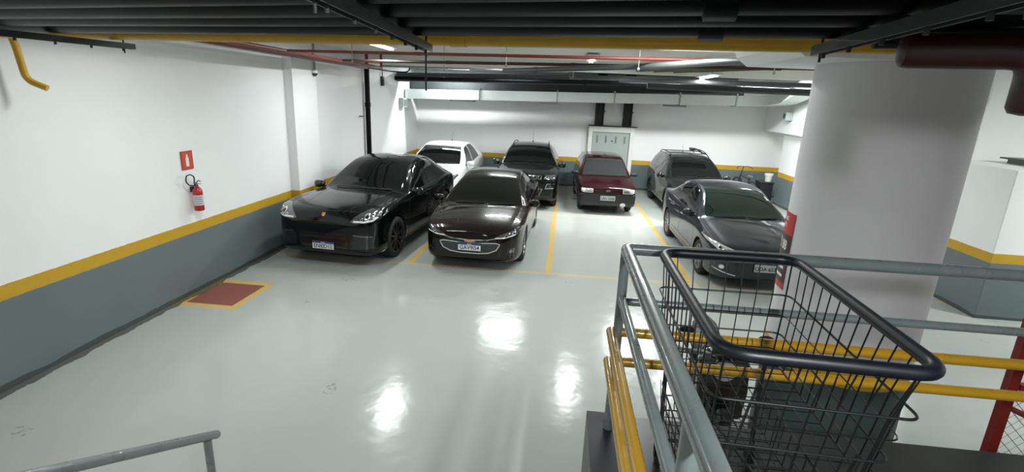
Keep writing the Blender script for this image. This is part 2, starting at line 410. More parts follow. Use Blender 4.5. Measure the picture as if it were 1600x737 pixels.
# ------------------------------------------------------------------ red mesh fence
def fence():
    x0, y = 2.90, 3.15
    t = thing('mesh_fence', (x0, y, 0), 0, 'red steel framed wire mesh fence behind the yellow rails at right', 'fence')
    MB().box(-.03, .03, -.025, .025, 0, 2.6).build('post', M['fence_red'], t, None)
    MB().box(2.2, 2.29, -.045, .045, 0, 2.6).build('post', M['fence_red'], t, None)
    MB().box(.045, 2.2, -.02, .02, 1.36, 1.40).build('frame_bar', M['fence_red'], t, None)
    MB().box(.045, 2.2, -.02, .02, .05, .09).build('frame_bar', M['fence_red'], t, None)
    MB().tube([(.05, 0, 1.22), (2.2, 0, .30)], .018, 4).build('brace', M['fence_red'], t)
    mb = MB(); W, Z0, Z1, s = 2.15, .09, 1.36, .075
    def zig(off, sgn):
        x = 0
        k = int((W+ (Z1-Z0))/s)
        for i in range(k):
            if sgn > 0: a = (i*s-(Z1-Z0), Z0); b = (i*s, Z1)
            else: a = (i*s, Z0); b = (i*s-(Z1-Z0), Z1)
            # clip to 0..W
            (xa, za), (xb, zb) = a, b
            if xa == xb: continue
            def at(xc): return za+(zb-za)*(xc-xa)/(xb-xa)
            lo, hi = min(xa, xb), max(xa, xb); l2, h2 = max(lo, 0), min(hi, W)
            if h2-l2 < .02: continue
            mb.tube([(l2+.045, off, at(l2)), (h2+.045, off, at(h2))], .0022, 4)
    zig(.004, 1); zig(-.004, -1)
    mb.build('wire_mesh', M['mesh_wire'], t)
fence()

# ------------------------------------------------------------------ shopping cart
def cart():
    # local: origin at floor centre of cart; x to the right, y away
    t = thing('shopping_cart', (.835, 2.0, 1.16), 0, 'black wire shopping cart with a thick navy rim parked inside the guard rail', 'cart')
    zr = 1.12
    top = [(-.315, -.545), (.315, -.575), (.345, .53), (-.305, .52)]
    def ring(z, sx, sy, dy=0): return [(x*sx, y*sy+dy, z) for x, y in top]
    MB().tube(fillet([(x, y, zr) for x, y in top], .10, 8, True), .023, 16, True).build('rim', M['foam'], t)
    zb = .60
    def lerp_ring(z):
        k = (zr-z)/(zr-zb)
        return ring(z, 1-.10*k, 1-.10*k-.05*min(1, k*4), .03*k)
    mb = MB()
    # upright wires
    def side(p, q, n):
        for i in range(1, n):
            s = i/n
            pts = []
            for z in (zr, .95, .78, zb):
                R_ = lerp_ring(z); a, b = Vector(R_[p]), Vector(R_[q]); pts.append(a.lerp(b, s))
            mb.tube(pts, .0030, 5)
    side(0, 1, 8); side(1, 2, 14); side(2, 3, 8); side(3, 0, 14)
    for c in range(4):
        mb.tube([Vector(lerp_ring(z)[c]) * .9 + Vector((0, 0, z*.1)) for z in (zr-.01, .85, zb)], .004, 6)
    for z in (.84, .66): mb.tube(fillet(lerp_ring(z), .05, 4, True), .003, 6, True)
    # floor grid of the basket
    R_ = lerp_ring(zb)
    for i in range(0, 13):
        s = i/12; mb.tube([Vector(R_[0]).lerp(Vector(R_[3]), s), Vector(R_[1]).lerp(Vector(R_[2]), s)], .0024, 5)
    for i in range(0, 9):
        s = i/8; mb.tube([Vector(R_[0]).lerp(Vector(R_[1]), s), Vector(R_[3]).lerp(Vector(R_[2]), s)], .0024, 5)
    mb.build('basket', M['wire'], t)
    hb = MB()
    for z, g, r in ((.94, 1.03, .0048), (.745, 1.0, .0045), (zb, 1.0, .005)):
        hb.tube(fillet([(x*g, y*g, z_) for x, y, z_ in lerp_ring(z)], .05, 5, True), r, 8, True)
    hb.build('reinforcing_ring', M['wire'], t)
    # second, lower basket
    lb = MB(); lo = [(-.25, -.40), (.25, -.40), (.25, .42), (-.25, .42)]
    for z, g in ((.46, 1.0), (.38, .97), (.30, .94)): lb.tube(fillet([(x*g, y*g, z) for x, y in lo], .05, 4, True), .004, 6, True)
    for p, q, n in ((0, 1, 7), (1, 2, 11), (2, 3, 7), (3, 0, 11)):
        for i in range(n):
            s = i/n; a = Vector(lo[p]).lerp(Vector(lo[q]), s); lb.tube([(a.x, a.y, .46), (a.x*.94, a.y*.94, .30)], .0024, 5)
    for i in range(13):
        yy = (-.40+.82*i/12)*.94; lb.tube([(-.235, yy, .30), (.235, yy, .30)], .0024, 5)
    for i in range(7):
        xx = -.235+.47*i/6; lb.tube([(xx, -.376, .30), (xx, .395, .30)], .0024, 5)
    lb.build('lower_basket', M['wire'], t)
    fr = MB()
    for sx in (-1, 1):
        fr.tube(fillet([(sx*.245, -.40, zr-.42), (sx*.235, -.36, .5), (sx*.23, -.33, .16), (sx*.23, .36, .16), (sx*.235, .40, .5), (sx*.24, .40, .62)], .06, 5), .011, 10)
    for y in (-.30, .05, .34): fr.tube([(-.23, y, .16), (.23, y, .16)], .010, 8)
    fr.tube([(-.24, -.36, .2), (.24, .40, .58)], .007, 6); fr.tube([(.24, -.36, .2), (-.24, .40, .58)], .007, 6)
    fr.build('frame', M['black_plastic'], t)
    for sx in (-1, 1):
        for y in (-.32, .36):
            c = MB(); c.box(sx*.23-.016, sx*.23+.016, y-.022, y+.022, .10, .155)
            c.box(sx*.23-.02, sx*.23-.016, y-.02, y+.02, .05, .13); c.box(sx*.23+.016, sx*.23+.02, y-.02, y+.02, .05, .13)
            o = c.build('caster', M['dark_steel'], t, None)
            MB().lathe([(.0, -.013), (.055, -.013), (.0625, -.008), (.0625, .008), (.055, .013), (0, .013)], 20,
                       Matrix.Translation((sx*.23, y, .0625)) @ Matrix.Rotation(PI/2, 4, 'Y')).build('caster_wheel', M['rubber'], o)
cart()

# ------------------------------------------------------------------ pipes
def pipe(name, pts, r, m, label, cat='pipe', group=None, fil=.0, couplings=(), n=16, cm=None):
    P = fillet(pts, fil, 6) if fil else [Vector(p) for p in pts]
    o = tag(MB().tube(P, r, n).build(name, m), label, cat, group)
    for c in couplings:
        a, b = Vector(pts[0]), Vector(pts[1]); d = (b-a).normalized(); p = a.lerp(b, c)
        MB().tube([p-d*.06, p-d*.055, p+d*.055, p+d*.06], [r*1.02, r*1.16, r*1.16, r*1.02], n).build('coupling', cm or m, o)
    return o
def ext(a, b, x0, x1):
    (ax, ay), (bx, by) = a, b; s = (by-ay)/(bx-ax)
    return (x0, ay+s*(x0-ax)), (x1, ay+s*(x1-ax))
def xpipe(name, a, b, x0, x1, z, r, m, label, **k):
    p, q = ext(a, b, x0, x1); return pipe(name, [(p[0], p[1], z), (q[0], q[1], z)], r, m, label, **k)
ZB = 3.31
xpipe('gas_pipe', (-3.36, 3.92), (1.83, 3.10), XL+.03, 7.35, ZB+.042, .040, M['yellow_pipe'], 'long yellow pipe running across under the ceiling, behind the black pipes', couplings=(.36, .62))
xpipe('drain_pipe', (-5.3, 3.86), (1.11, 2.55), XL+.03, 7.35, ZB+.10, .10, M['navy_pipe'], 'thick dark pipe directly in front of the yellow pipe', couplings=(.47,))
xpipe('drain_pipe', (-5.3, 3.54), (1.02, 2.24), XL+.03, 7.35, ZB+.11, .105, M['navy_pipe'], 'middle one of the thick dark pipes below the ceiling')
xpipe('drain_pipe', (-5.3, 3.25), (.93, 1.96), XL+.03, 7.35, ZB+.13, .125, M['black_pipe'], 'largest black pipe across the top edge of the view', couplings=(.46,))
xpipe('drain_pipe', (-5.3, 2.94), (.93, 1.64), XL+.03, 7.35, ZB+.10, .095, M['black_pipe'], 'dark pipe nearest overhead, above the black pipe')
pipe('gas_pipe', [(-5.12, 4.30, 3.88), (-5.12, 4.50, 3.3), (-5.12, 4.54, 2.97), (-4.98, 4.60, 2.90)], .030, M['yellow_pipe'], 'short yellow pipe hanging down at the top left with an elbow end', fil=.07)
# fire main with its drop at the right
fm = fillet([(1.315, 2.245, 3.24), (1.70, 2.12, 3.24), (1.70, 2.12, 3.04)], .10, 6)
fm = [Vector((1.28, 2.256, 3.24)), Vector((1.284, 2.255, 3.24)), Vector((1.295, 2.251, 3.24))] + fm + [Vector((1.70, 2.12, 3.02)), Vector((1.70, 2.12, 3.012))]
tag(MB().tube(fm, [.015, .045, .062] + [.066]*(len(fm)-5) + [.055, .02], 20).build('fire_main', M['maroon_pipe']), 'thick dark red pipe with an elbow and drop before the round column', 'pipe')
xpipe('conduit', (1.28, 2.44), (1.9, 2.31), 1.28, 7.4, 3.285, .022, M['dark_steel'], 'slim green-grey conduit over the dark red pipe at right')
# support channels
def bracket(a, b, label):
    (ax, ay), (bx, by) = a, b
    t = thing('pipe_support', (ax, ay, 3.27), 0, label, 'bracket', 'steel channels carrying the overhead pipes')
    d = Vector((bx-ax, by-ay, 0)); L_ = d.length; ang = math.atan2(d.y, d.x); Rm = Matrix.Rotation(ang, 4, 'Z')
    c = MB(); c.box(0, L_, -.022, .022, 0, .028, Rm); c.box(0, L_, -.026, -.018, -.016, .028, Rm); c.box(0, L_, .018, .026, -.016, .028, Rm)
    c.build('channel', M['dark_steel'], t, None)
    k = max(3, int(L_/.24))
    for i in range(k):
        p = Rm @ Vector((L_*(i+.35)/k, 0, 0)); MB().tube([(p.x, p.y, -.035), (p.x, p.y, -.012)], .009, 6).build('bolt', M['dark_steel'], t)
    for s in (.04, .96):
        p = Rm @ Vector((L_*s, 0, 0)); MB().tube([(p.x, p.y, -.05), (p.x, p.y, ZC-3.27)], .006, 6).build('threaded_rod', M['dark_steel'], t)
bracket((-.88, 3.30), (-.76, 1.5), 'steel channel under the pipes at the middle of the view')
bracket((-3.60, 4.12), (-4.0, 2.2), 'steel channel with bolts under the pipes at the top left')
bracket((1.18, 2.72), (1.02, 1.3), 'steel channel under the pipes beside the dark red pipe')
pipe('hanging_rod', [(-.93, 3.42, 3.6), (-.93, 3.42, 3.02)][::1], .006, M['dark_steel'], 'thin threaded rod hanging below the middle pipe channel', 'rod')
# pipes further back
pipe('sprinkler_pipe', [(-4.3, 7.85, 3.55), (6.4, 6.2, 3.55)], .022, M['red_pipe'], 'thin red pipe crossing under the ceiling just beyond the yellow pipe', couplings=(.2, .5, .8))
pipe('sprinkler_pipe', [(-4.3, 9.85, 3.55), (3.0, 7.9, 3.55)], .026, M['brown_pipe'], 'brown pipe crossing the ceiling behind the thin red pipe', couplings=(.3, .6))
pipe('sprinkler_pipe', [(-4.62, 3.9, 3.545), (-4.75, 12.2, 3.545), (-4.75, 12.2, 3.89)], .04, M['red_pipe'], 'red pipe along the top of the left wall')
pipe('sprinkler_pipe', [(-4.42, 3.9, 3.56), (-4.47, 12.4, 3.56), (-4.47, 12.4, 3.89)], .03, M['red_pipe'], 'second red pipe beside the one along the left wall')
pipe('conduit', [(-4.9, 3.9, 3.56), (-4.98, 10.3, 3.56), (-4.9, 11.7, 3.56), (-4.88, 14.4, 3.56), (-4.4, 14.5, 3.56), (-4.4, 14.5, 3.88)], .018, M['black_pipe'], 'black conduit running along the left wall top past the pilaster', fil=.2)
pipe('drain_pipe', [(-1.2, 9.9, 3.48), (0.95, 7.3, 3.47), (2.05, 5.4, 3.47), (2.2, 5.0, 3.47)], .04, M['grey_pipe'], 'slanting grey pipe crossing under the ceiling towards the round column', couplings=(.3,), fil=.3)
pipe('conduit', [(.6, 8.6, 3.56), (6.0, 7.3, 3.56)], .018, M['brown_pipe'], 'thin brown conduit under the ceiling left of the round column')
pipe('drain_pipe', [(-4.9, 14.7, 3.40), (5.85, 14.7, 3.58)], .06, M['black_pipe'], 'long black pipe above the white duct', couplings=(.25, .5, .75))
pipe('drain_pipe', [(.1, 14.95, 3.86), (.1, 14.95, 3.52), (5.9, 14.95, 3.58)], .07, M['grey_pipe'], 'grey pipe with a downward elbow above the white duct', fil=.18)
pipe('conduit', [(-5.2, 14.4, 3.70), (.0, 14.4, 3.73)], .03, M['steel'], 'pale steel pipe high above the white duct at left')
pipe('drain_pipe', [(1.2, 12.6, 3.50), (6.6, 11.3, 3.50)], .05, M['grey_pipe'], 'grey pipe under the glowing ceiling lamp')
pipe('drain_pipe', [(2.0, 13.6, 3.43), (6.6, 13.23, 3.40)], .08, M['dark_steel'], 'dark pipe running right towards the column behind the glowing lamp')
for i, (a, b, c) in enumerate([((1.5, 13.0), (3.2, 9.2), (3.4, 7.0)), ((1.9, 13.0), (3.5, 9.4), (3.8, 7.0)), ((2.4, 12.9), (3.9, 9.5), (4.3, 7.0))]):
    pipe('cable_run', [(*a, 3.74), (*b, 3.70), (*c, 3.66)], .035, M['cable'], ['olive cable bundle left of the round column, outermost', 'olive cable bundle in the middle left of the round column', 'olive cable bundle closest to the round column'][i], 'cable', fil=.8)
# vertical pipe on the left wall
pipe('downpipe', [(-5.2, 13.36, 0), (-5.2, 13.34, 3.7)], .065, M['black_pipe'], 'black vertical downpipe on the left wall behind the black coupe SUV', couplings=(.35, .72))
# small sprinkler heads with drops
for i, (x, y) in enumerate([(-3.2, 7.66), (-.86, 7.31), (.9, 7.04), (2.5, 6.80), (-2.2, 9.29), (-.2, 8.75-.0)][:5]):
    z = 3.55
    o = MB().tube([(x, y, ZC-.005), (x, y, z), (x, y, z-.11)], .006, 6).tube([(x, y, z-.11), (x, y, z-.13), (x, y, z-.15)], [.012, .02, .006], 8).build('fire_sprinkler', M['steel'])
    tag(o, ['sprinkler head at the left end of the thin red pipe', 'second sprinkler head from the left on the thin red pipe', 'third sprinkler head from the left on the thin red pipe',
            'rightmost sprinkler head on the thin red pipe', 'left sprinkler head on the brown pipe', 'right sprinkler head on the brown pipe'][i], 'sprinkler')
# ------------------------------------------------------------------ ducts
def duct(name, path, w_, h_, m, label, seams=()):
    mb = MB(); P = [Vector(p) for p in path]; K = len(P)
    for i in range(K):
        a = P[max(0, i-1)]; b = P[min(K-1, i+1)]; t_ = (b-a); t_.z = 0; t_.normalize(); nrm = Vector((-t_.y, t_.x, 0))
        for sx, sz in ((-1, 0), (1, 0), (1, 1), (-1, 1)): mb.v.append(tuple(P[i]+nrm*(sx*w_/2)+Vector((0, 0, sz*h_))))
    for i in range(K-1):
        for k in range(4): mb.f.append((i*4+k, i*4+(k+1) % 4, (i+1)*4+(k+1) % 4, (i+1)*4+k))
    mb.f += [(0, 1, 2, 3), tuple((K-1)*4+k for k in (3, 2, 1, 0))]
    o = tag(mb.build(name, m, None, 30), label, 'duct')
    for s in seams:
        x = s; zz = P[0].z+(P[1].z-P[0].z)*(x-P[0].x)/(P[1].x-P[0].x); yy = P[0].y+(P[1].y-P[0].y)*(x-P[0].x)/(P[1].x-P[0].x)
        MB().box(x-.02, x+.02, yy-w_/2-.02, yy+w_/2+.02, zz-.02, zz+h_+.06).build('seam_flange', M['steel'], o, None)
    return o
arc = [(5.4+.9*math.sin(a), 17.0-.9*(1-math.cos(a)), 3.04+.015*k) for k, a in enumerate([PI/2*j/6 for j in range(1, 7)])]
d1 = duct('ventilation_duct', [(-5.25, 17.0, 2.83), (5.4, 17.0, 3.04)] + arc + [(6.3, 15.7, 3.16), (6.3, 15.2, 3.26), (6.3, 14.6, 3.42), (6.3, 14.0, 3.52), (6.3, 13.3, 3.56), (6.3, 12.0, 3.57)], .5, .30, M['duct'], 'long white rectangular air duct along the back wall', (-2.8, -.3, 1.5, 3.5, 5.2))
d2 = duct('ventilation_duct', [(-5.25, 17.75, 3.14), (5.6, 17.75, 3.36)], .7, .42, M['shade_duct'], 'box duct coloured dark to stand in for shade above the white duct')  # its dark colour stands in for the shaded band by the back wall
for x0, x1, z in ((-3.78, -2.99, 2.86), (-.88, -.26, 2.91), (3.08, 3.73, 2.99)):
    g_ = MB()
    g_.box(x0, x1, 16.78, 17.2, z-.055, z+.0)
    for k in range(6): g_.box(x0+.02, x1-.02, 16.74, 16.78, z-.05+.008*k, z-.046+.008*k)
    g_.build('air_grille', M['steel'], d1, None)
# ------------------------------------------------------------------ cable ladders and electrical cabinet on the back wall
def ladder(x, lab):
    t = thing('cable_tray', (x, 18.2, 2.2), 0, lab, 'cable tray')
    MB().box(-.15, -.12, -.06, .08, 0, ZC-2.2).box(.12, .15, -.06, .08, 0, ZC-2.2).build('side_rail', M['tray'], t, None)
    c = MB()
    for k in range(5): c.tube([(-.09+.045*k, 0, 0), (-.09+.045*k, 0, ZC-2.2)], .021, 8)
    c.build('cables', M['tray'], t)
    for z in (.45, 1.0, 1.5): MB().box(-.17, .19, -.075, -.045, z, z+.035).build('clamp', M['tray'], t, None)
ladder(1.17, 'left black cable tray rising above the electrical cabinet')
ladder(2.12, 'right black cable tray rising above the electrical cabinet')
def cabinet():
    t = thing('electrical_cabinet', (1.62, 18.3, 0), 0, 'grey double-door electrical cabinet in a white frame on the back wall', 'cabinet')
    MB().box(-.78, -.64, -.22, 0, 0, 2.17).box(.64, .78, -.22, 0, 0, 2.17).box(-.64, .64, -.22, 0, 1.98, 2.17).box(-.64, .64, -.22, 0, 0, .2).build('surround', M['white'], t, None, .01)
    for s in (-1, 1):
        d = MB().box(min(0, s*.63), max(0, s*.63), -.17, -.12, .2, 1.97).build('door', M['panel'], t, None, .006)
        for x in (.17, .47):
            v = MB()
            for k in range(7): v.box(s*x-.03, s*x+.03, -.175, -.168, 1.62+k*.034, 1.64+k*.034)
            v.build('vent', M['vent'], d, None)
    MB().box(.02, .07, -.185, -.17, 1.66, 1.70).build('lock', M['dark_steel'], t, None)
    MB().box(-.80, .86, -.26, 0, 2.17, 2.20).build('top_ledge', M['vent'], t, None)
d3 = duct('ventilation_duct', [(-5.25, 16.1, 3.34), (4.9, 16.1, 3.56)], .4, .26, M['shade_duct'], 'box duct added in a dark tone for shade, in front of the white duct')  # added to darken the band under the ceiling, shade put into its colour
cabinet()
# wall-mounted bits
o = MB().box(-5.31, -5.16, 16.25, 16.65, 2.55, 2.85).build('junction_box', M['panel'], None, None, .01); tag(o, 'small grey box mounted high on the left wall near the back', 'box')
MB().box(-5.165, -5.15, 16.30, 16.60, 2.60, 2.80).build('box_cover', M['steel'], o, None)
t = thing('security_camera', (-5.10, 10.30, 3.27), 0, 'white dome security camera on a drop pole by the pilaster', 'camera')
MB().tube([(0, 0, .63), (0, 0, .10)], .022, 10).build('drop_pole', M['steel'], t)
MB().lathe([(0, .10), (.06, .09), (.065, .04), (.0, .035)], 20).build('housing', M['white'], t)
MB().lathe([(.055, .04), (.045, .005), (.02, -.015), (0, -.018)], 20).build('dome', M['black_plastic'], t)
t = thing('conduit_box', (-5.29, 14.7, 3.3), 0, 'small dark conduit box high on the left wall beyond the downpipe', 'box')
MB().box(-.02, .06, -.06, .06, -.13, .13).build('box_body', M['dark_steel'], t, None, .01)
MB().tube([(.02, 0, .13), (.02, 0, .6)], .012, 8).build('conduit_stub', M['dark_steel'], t)
t = thing('wall_speaker', (6.70, 16.3, 2.80), 0, 'small grey box fixed high on the return wall by the back right corner', 'box')
MB().box(-.2, 0, -.12, .12, -.12, .12).build('casing', M['panel'], t, None, .01)
MB().lathe([(0, 0), (.08, 0), (.08, .01), (0, .01)], 16, Matrix.Translation((-.21, 0, 0)) @ Matrix.Rotation(PI/2, 4, 'Y')).build('front_disc', M['vent'], t)
t = thing('wall_valve', (-5.31, 13.0, 2.37), 0, 'small black tap on the left wall beside the downpipe', 'tap')
MB().tube([(0, 0, 0), (.09, 0, 0)], .014, 8).build('stem', M['black_plastic'], t)
MB().tube([(.09, -.05, 0), (.09, .05, 0)], .016, 8).build('handle', M['black_plastic'], t)
# ledge item on the half wall
o = MB().box(7.3, 9.3, 8.3, 9.2, 2.29, 2.36).box(7.25, 9.35, 8.2, 9.3, 2.36, 2.385).build('shelf_board', mat('green_board', (.03, .07, .04), .4), None, None)
tag(o, 'dark green flat board lying on the half-height wall block', 'board')

# ------------------------------------------------------------------ fire extinguisher and its sign
def extinguisher():
    t = thing('fire_extinguisher', (-5.215, 6.74, 1.225), 0, 'red fire extinguisher with a white label hung on the left wall', 'fire extinguisher')
    MB().lathe([(0, 0), (.070, .0), (.078, .015), (.078, .33), (.070, .37), (.045, .41), (.025, .425), (.025, .45), (0, .45)], 28).build('cylinder', M['fire_red'], t)
    lb = MB().lathe([(.0792, .10), (.0792, .28)], 20, None, -2.3, .9).build('paper_label', M['label_white'], t)
    for k in range(4): 
        MB().lathe([(.0800, .13+.035*k), (.0800, .14+.035*k)], 12, None, -1.6, -.1).build('label_line', M['grey_plastic'], lb)
    MB().tube([(0, 0, .43), (0, 0, .49)], .018, 10).build('valve', M['steel'], t)
    MB().tube([(0, -.02, .49), (0, .05, .52), (0, .10, .50)], .009, 8).build('lever', M['dark_steel'], t)
    MB().tube([(0, .02, .47), (0, .10, .455)], .008, 8).build('handle', M['steel'], t)
    pts = [(0, -.02, .47), (.0, -.07, .45), (0, -.18, .47), (0, -.25, .55), (0, -.22, .64), (0, -.12, .65), (0, -.04, .60), (0, -.045, .54), (0.01, -.07, .50), (.02, -.06, .44)]
    MB().tube(fillet(pts, .04, 4), .011, 8).build('hose', M['black_plastic'], t)
    t.scale = (.83, .83, .83)
    MB().box(-.11, -.06, -.03, .03, .33, .42).build('wall_hook', M['dark_steel'], t, None)
    s = thing('fire_sign', (-5.305, 6.72, 1.95), 0, 'small orange-red square sign with a white extinguisher symbol on the left wall', 'sign')
    MB().box(0, .006, -.115, .115, -.13, .13).build('sign_board', M['sign_red'], s, None)
    MB().box(.006, .0075, -.10, .10, -.115, .115).build('sign_face', M['sign_orange'], s, None)
    MB().prism([(-.028, -.085), (.028, -.085), (.03, .03), (.012, .06), (.012, .085), (-.012, .085), (-.012, .06), (-.03, .03)], .0078, .0090,
               Matrix.Rotation(PI/2, 4, 'Z') @ RX90).build('symbol', M['sign_white'], s, None)
extinguisher()
# ------------------------------------------------------------------ sign on the round column
def column_sign():
    C = Vector((2.49, 4.33)); r = .558
    a0, a1 = math.radians(141), math.radians(185.5)
    t = thing('column_sign', (C.x, C.y, 1.52), 0, 'red and charcoal parking sign reading P2 88 wrapped on the round column', 'sign')
    H_ = .64
    def band(z0, z1, m, name, rr=r, b0=a0, b1=a1):
        return MB().lathe([(rr, z0), (rr, z1)], 16, None, b0, b1).build(name, m, t)
    sh = MB().lathe([(.552, -.004), (r-.001, -.004), (r-.001, H_+.004), (.552, H_+.004)], 16, None, a0-.006, a1+.006).build('backing', M['sign_red'], t)
    band(H_*.72, H_, M['sign_red'], 'red_field'); band(.05, H_*.72, M['sign_dark'], 'dark_field')
    def wrap(s, size, z, m, ang, sx=1):
        me = text_mesh(s, size)
        for v in me.vertices:
            a = ang + v.co.x*sx/r; zz = z+v.co.y; rr = r+.0015+v.co.z
            v.co = (math.cos(a)*rr, math.sin(a)*rr, zz)
        me.materials.clear(); link('letters', me, m, t)
    mid = math.radians(168)
    wrap('P2 88', .115, H_*.57, M['sign_white'], mid, .85)
    wrap('PARE', .05, H_*.92, M['sign_white'], mid); wrap('P.2', .045, H_*.83, M['sign_white'], mid)
    for k in (-1, 1):
        band(.14+k*.035-.012, .14+k*.035+.012, M['sign_white'], 'white_bar', r+.001, mid-.02, mid+.22)
column_sign()

# ------------------------------------------------------------------ items behind the grey sedan
def bicycle():
    t = thing('bicycle', (6.1, 17.55, 0), math.radians(100), 'bicycle leaning by the back wall, its handlebar showing above the grey sedan', 'bicycle')
    for x, n in ((-.5, 'wheel'), (.5, 'wheel')):
        wv = MB(); wv.tube([(x+.33*math.cos(2*PI*k/40), 0, .345+.33*math.sin(2*PI*k/40)) for k in range(40)], .018, 8, True)
        wo = wv.build('wheel', M['rubber'], t)
        sp = MB()
        for k in range(14): sp.tube([(x, 0, .345), (x+.32*math.cos(2*PI*k/14), 0, .345+.32*math.sin(2*PI*k/14))], .0015, 4)
        sp.build('spokes', M['steel'], wo)
    f = MB()
    for a, b in (((-.5, .345), (-.15, .30)), ((-.15, .30), (-.28, .80)), ((-.28, .72), (.28, .78)), ((-.15, .30), (.30, .70)), ((-.5, .345), (-.27, .75)), ((.5, .345), (.27, .90))):
        f.tube([(a[0], 0, a[1]), (b[0], 0, b[1])], .015, 8)
    f.build('frame', M['dark_steel'], t)
    MB().tube([(.27, 0, .88), (.22, 0, 1.08)], .012, 8).build('stem', M['dark_steel'], t)
    MB().tube(fillet([(.10, -.28, 1.03), (.20, -.2, 1.10), (.22, 0, 1.09), (.20, .2, 1.10), (.10, .28, 1.03)], .08, 4), .011, 8).build('handlebar', M['black_plastic'], t)
    MB().lathe([(0, .0), (.07, .0), (.085, .03), (.04, .06), (0, .065)], 16, Matrix.Translation((-.29, 0, .80)) @ Matrix.Diagonal((1.6, .9, 1, 1))).build('saddle', M['steel'], t)
bicycle()
o = MB().box(6.50, 6.90, 17.2, 17.7, .0, .62).box(6.48, 6.92, 17.18, 17.72, .62, .68).build('storage_bin', M['black_plastic'], None, None, .02)
tag(o, 'black storage bin in the back right corner beside the pillar', 'bin')
t = thing('plastic_bucket', (6.80, 17.42, .68), 0, 'small white bucket standing on the black bin in the back corner', 'bucket')
MB().lathe([(0, 0), (.10, 0), (.13, .24), (.135, .25), (.125, .25), (.097, .01), (0, .01)], 24).build('pail', M['white'], t)
MB().lathe([(.138, .20), (.142, .20), (.142, .26), (.0, .27)], 24).build('lid', M['white'], t)

# ------------------------------------------------------------------ motorcycle beside the column
def motorcycle():
    t = thing('motorcycle', (1.50, 4.42, 0), math.radians(-97), 'black motorcycle parked nose out left of the round column, seen through the cart', 'motorcycle')
    for x in (-.62, .66):
        wv = MB(); wv.tube([(x+.25*math.cos(2*PI*k/36), 0, .30+.25*math.sin(2*PI*k/36)) for k in range(36)], .05, 10, True)
        wo = wv.build('wheel', M['rubber'], t)
        sp = MB()
        for k in range(6):
            a = 2*PI*k/6; sp.tube([(x, 0, .30), (x+.22*math.cos(a), 0, .30+.22*math.sin(a))], .014, 6)
        sp.tube([(x, -.05, .3), (x, .05, .3)], .04, 12); sp.build('rim', M['alloy'], wo)
    MB().tube([(.66, -.085, .30), (.44, -.085, .95)], .022, 10).tube([(.66, .085, .30), (.44, .085, .95)], .022, 10).build('fork', M['dark_steel'], t)
    MB().tube([(.46, -.36, 1.02), (.40, -.15, 1.0), (.43, 0, .96), (.40, .15, 1.0), (.46, .36, 1.02)][::1], .014, 8).build('handlebar', M['steel'], t)
    for s in (-1, 1):
        MB().tube([(.42, s*.24, 1.0), (.40, s*.30, 1.14)], .006, 6).build('mirror_stalk', M['black_plastic'], t)
        MB().lathe([(0, -.01), (.05, -.008), (.055, 0), (.05, .008), (0, .01)], 16, Matrix.Translation((.40, s*.31, 1.17)) @ Matrix.Rotation(PI/2, 4, 'Y') @ Matrix.Diagonal((.7, 1.2, 1, 1))).build('mirror', M['black_plastic'], t)
    def blob(name, secs, m):
        # secs: (x, z centre, half width, half height)
        b = MB(); n = 14
        for x, z, hw, hh in secs:
            for k in range(n):
                a = 2*PI*k/n; b.v.append((x, hw*math.cos(a), z+hh*math.sin(a)))
        for i in range(len(secs)-1):
            for k in range(n): b.f.append((i*n+k, i*n+(k+1) % n, (i+1)*n+(k+1) % n, (i+1)*n+k))
        b.f += [tuple(range(n)), tuple((len(secs)-1)*n+k for k in range(n))]
        return b.build(name, m, t, 50)
    blob('fuel_tank', [(.36, .86, .05, .05), (.28, .85, .13, .11), (.10, .83, .15, .12), (-.05, .78, .10, .08), (-.10, .76, .04, .03)], M['p_black'])
    blob('seat', [(.0, .79, .06, .03), (-.12, .78, .13, .05), (-.35, .79, .14, .05), (-.58, .84, .12, .045), (-.70, .86, .06, .03)], M['black_plastic'])
    blob('engine', [(.26, .42, .05, .1), (.18, .42, .14, .18), (-.05, .40, .16, .19), (-.18, .40, .06, .1)], M['dark_steel'])
    blob('tail', [(-.2, .70, .05, .05), (-.4, .72, .10, .07), (-.72, .80, .06, .04)], M['p_black'])
    MB().tube([(.10, -.12, .30), (-.10, -.17, .24), (-.45, -.19, .30), (-.80, -.19, .42)], [.02, .025, .045, .04], 12).build('exhaust', M['chrome'], t)
    MB().prism([(.50, .45), (.58, .75), (.50, 1.0), (.44, 1.0), (.46, .75), (.40, .45)], -.20, .20, RX90).build('leg_shield', mat('shield_brown', (.02, .015, .012), .3), t, None, .03)
    hl = MB().lathe([(0, -.08), (.07, -.07), (.095, 0), (.09, .02), (0, .035)], 20, Matrix.Translation((.54, 0, .92)) @ Matrix.Rotation(PI/2, 4, 'Y')).build('headlamp', M['lamp_clear'], t)
    MB().lathe([(.096, -.03), (.105, -.01), (.105, .022), (.093, .022)], 20, Matrix.Translation((.54, 0, .92)) @ Matrix.Rotation(PI/2, 4, 'Y')).build('rim', M['chrome'], hl)
    MB().prism([(.30, .98), (.47, 1.02), (.50, 1.18), (.42, 1.16)], -.10, .10, RX90).build('windshield', M['gloss_black'], t, None, .01)
    MB().tube([(.82, 0, .60), (.70, 0, .66), (.56, 0, .63)], .05, 8).build('front_mudguard', M['p_black'], t)
    MB().tube([(-.10, .14, .30), (-.10, .34, .02)], .010, 6).build('side_stand', M['dark_steel'], t)
motorcycle()

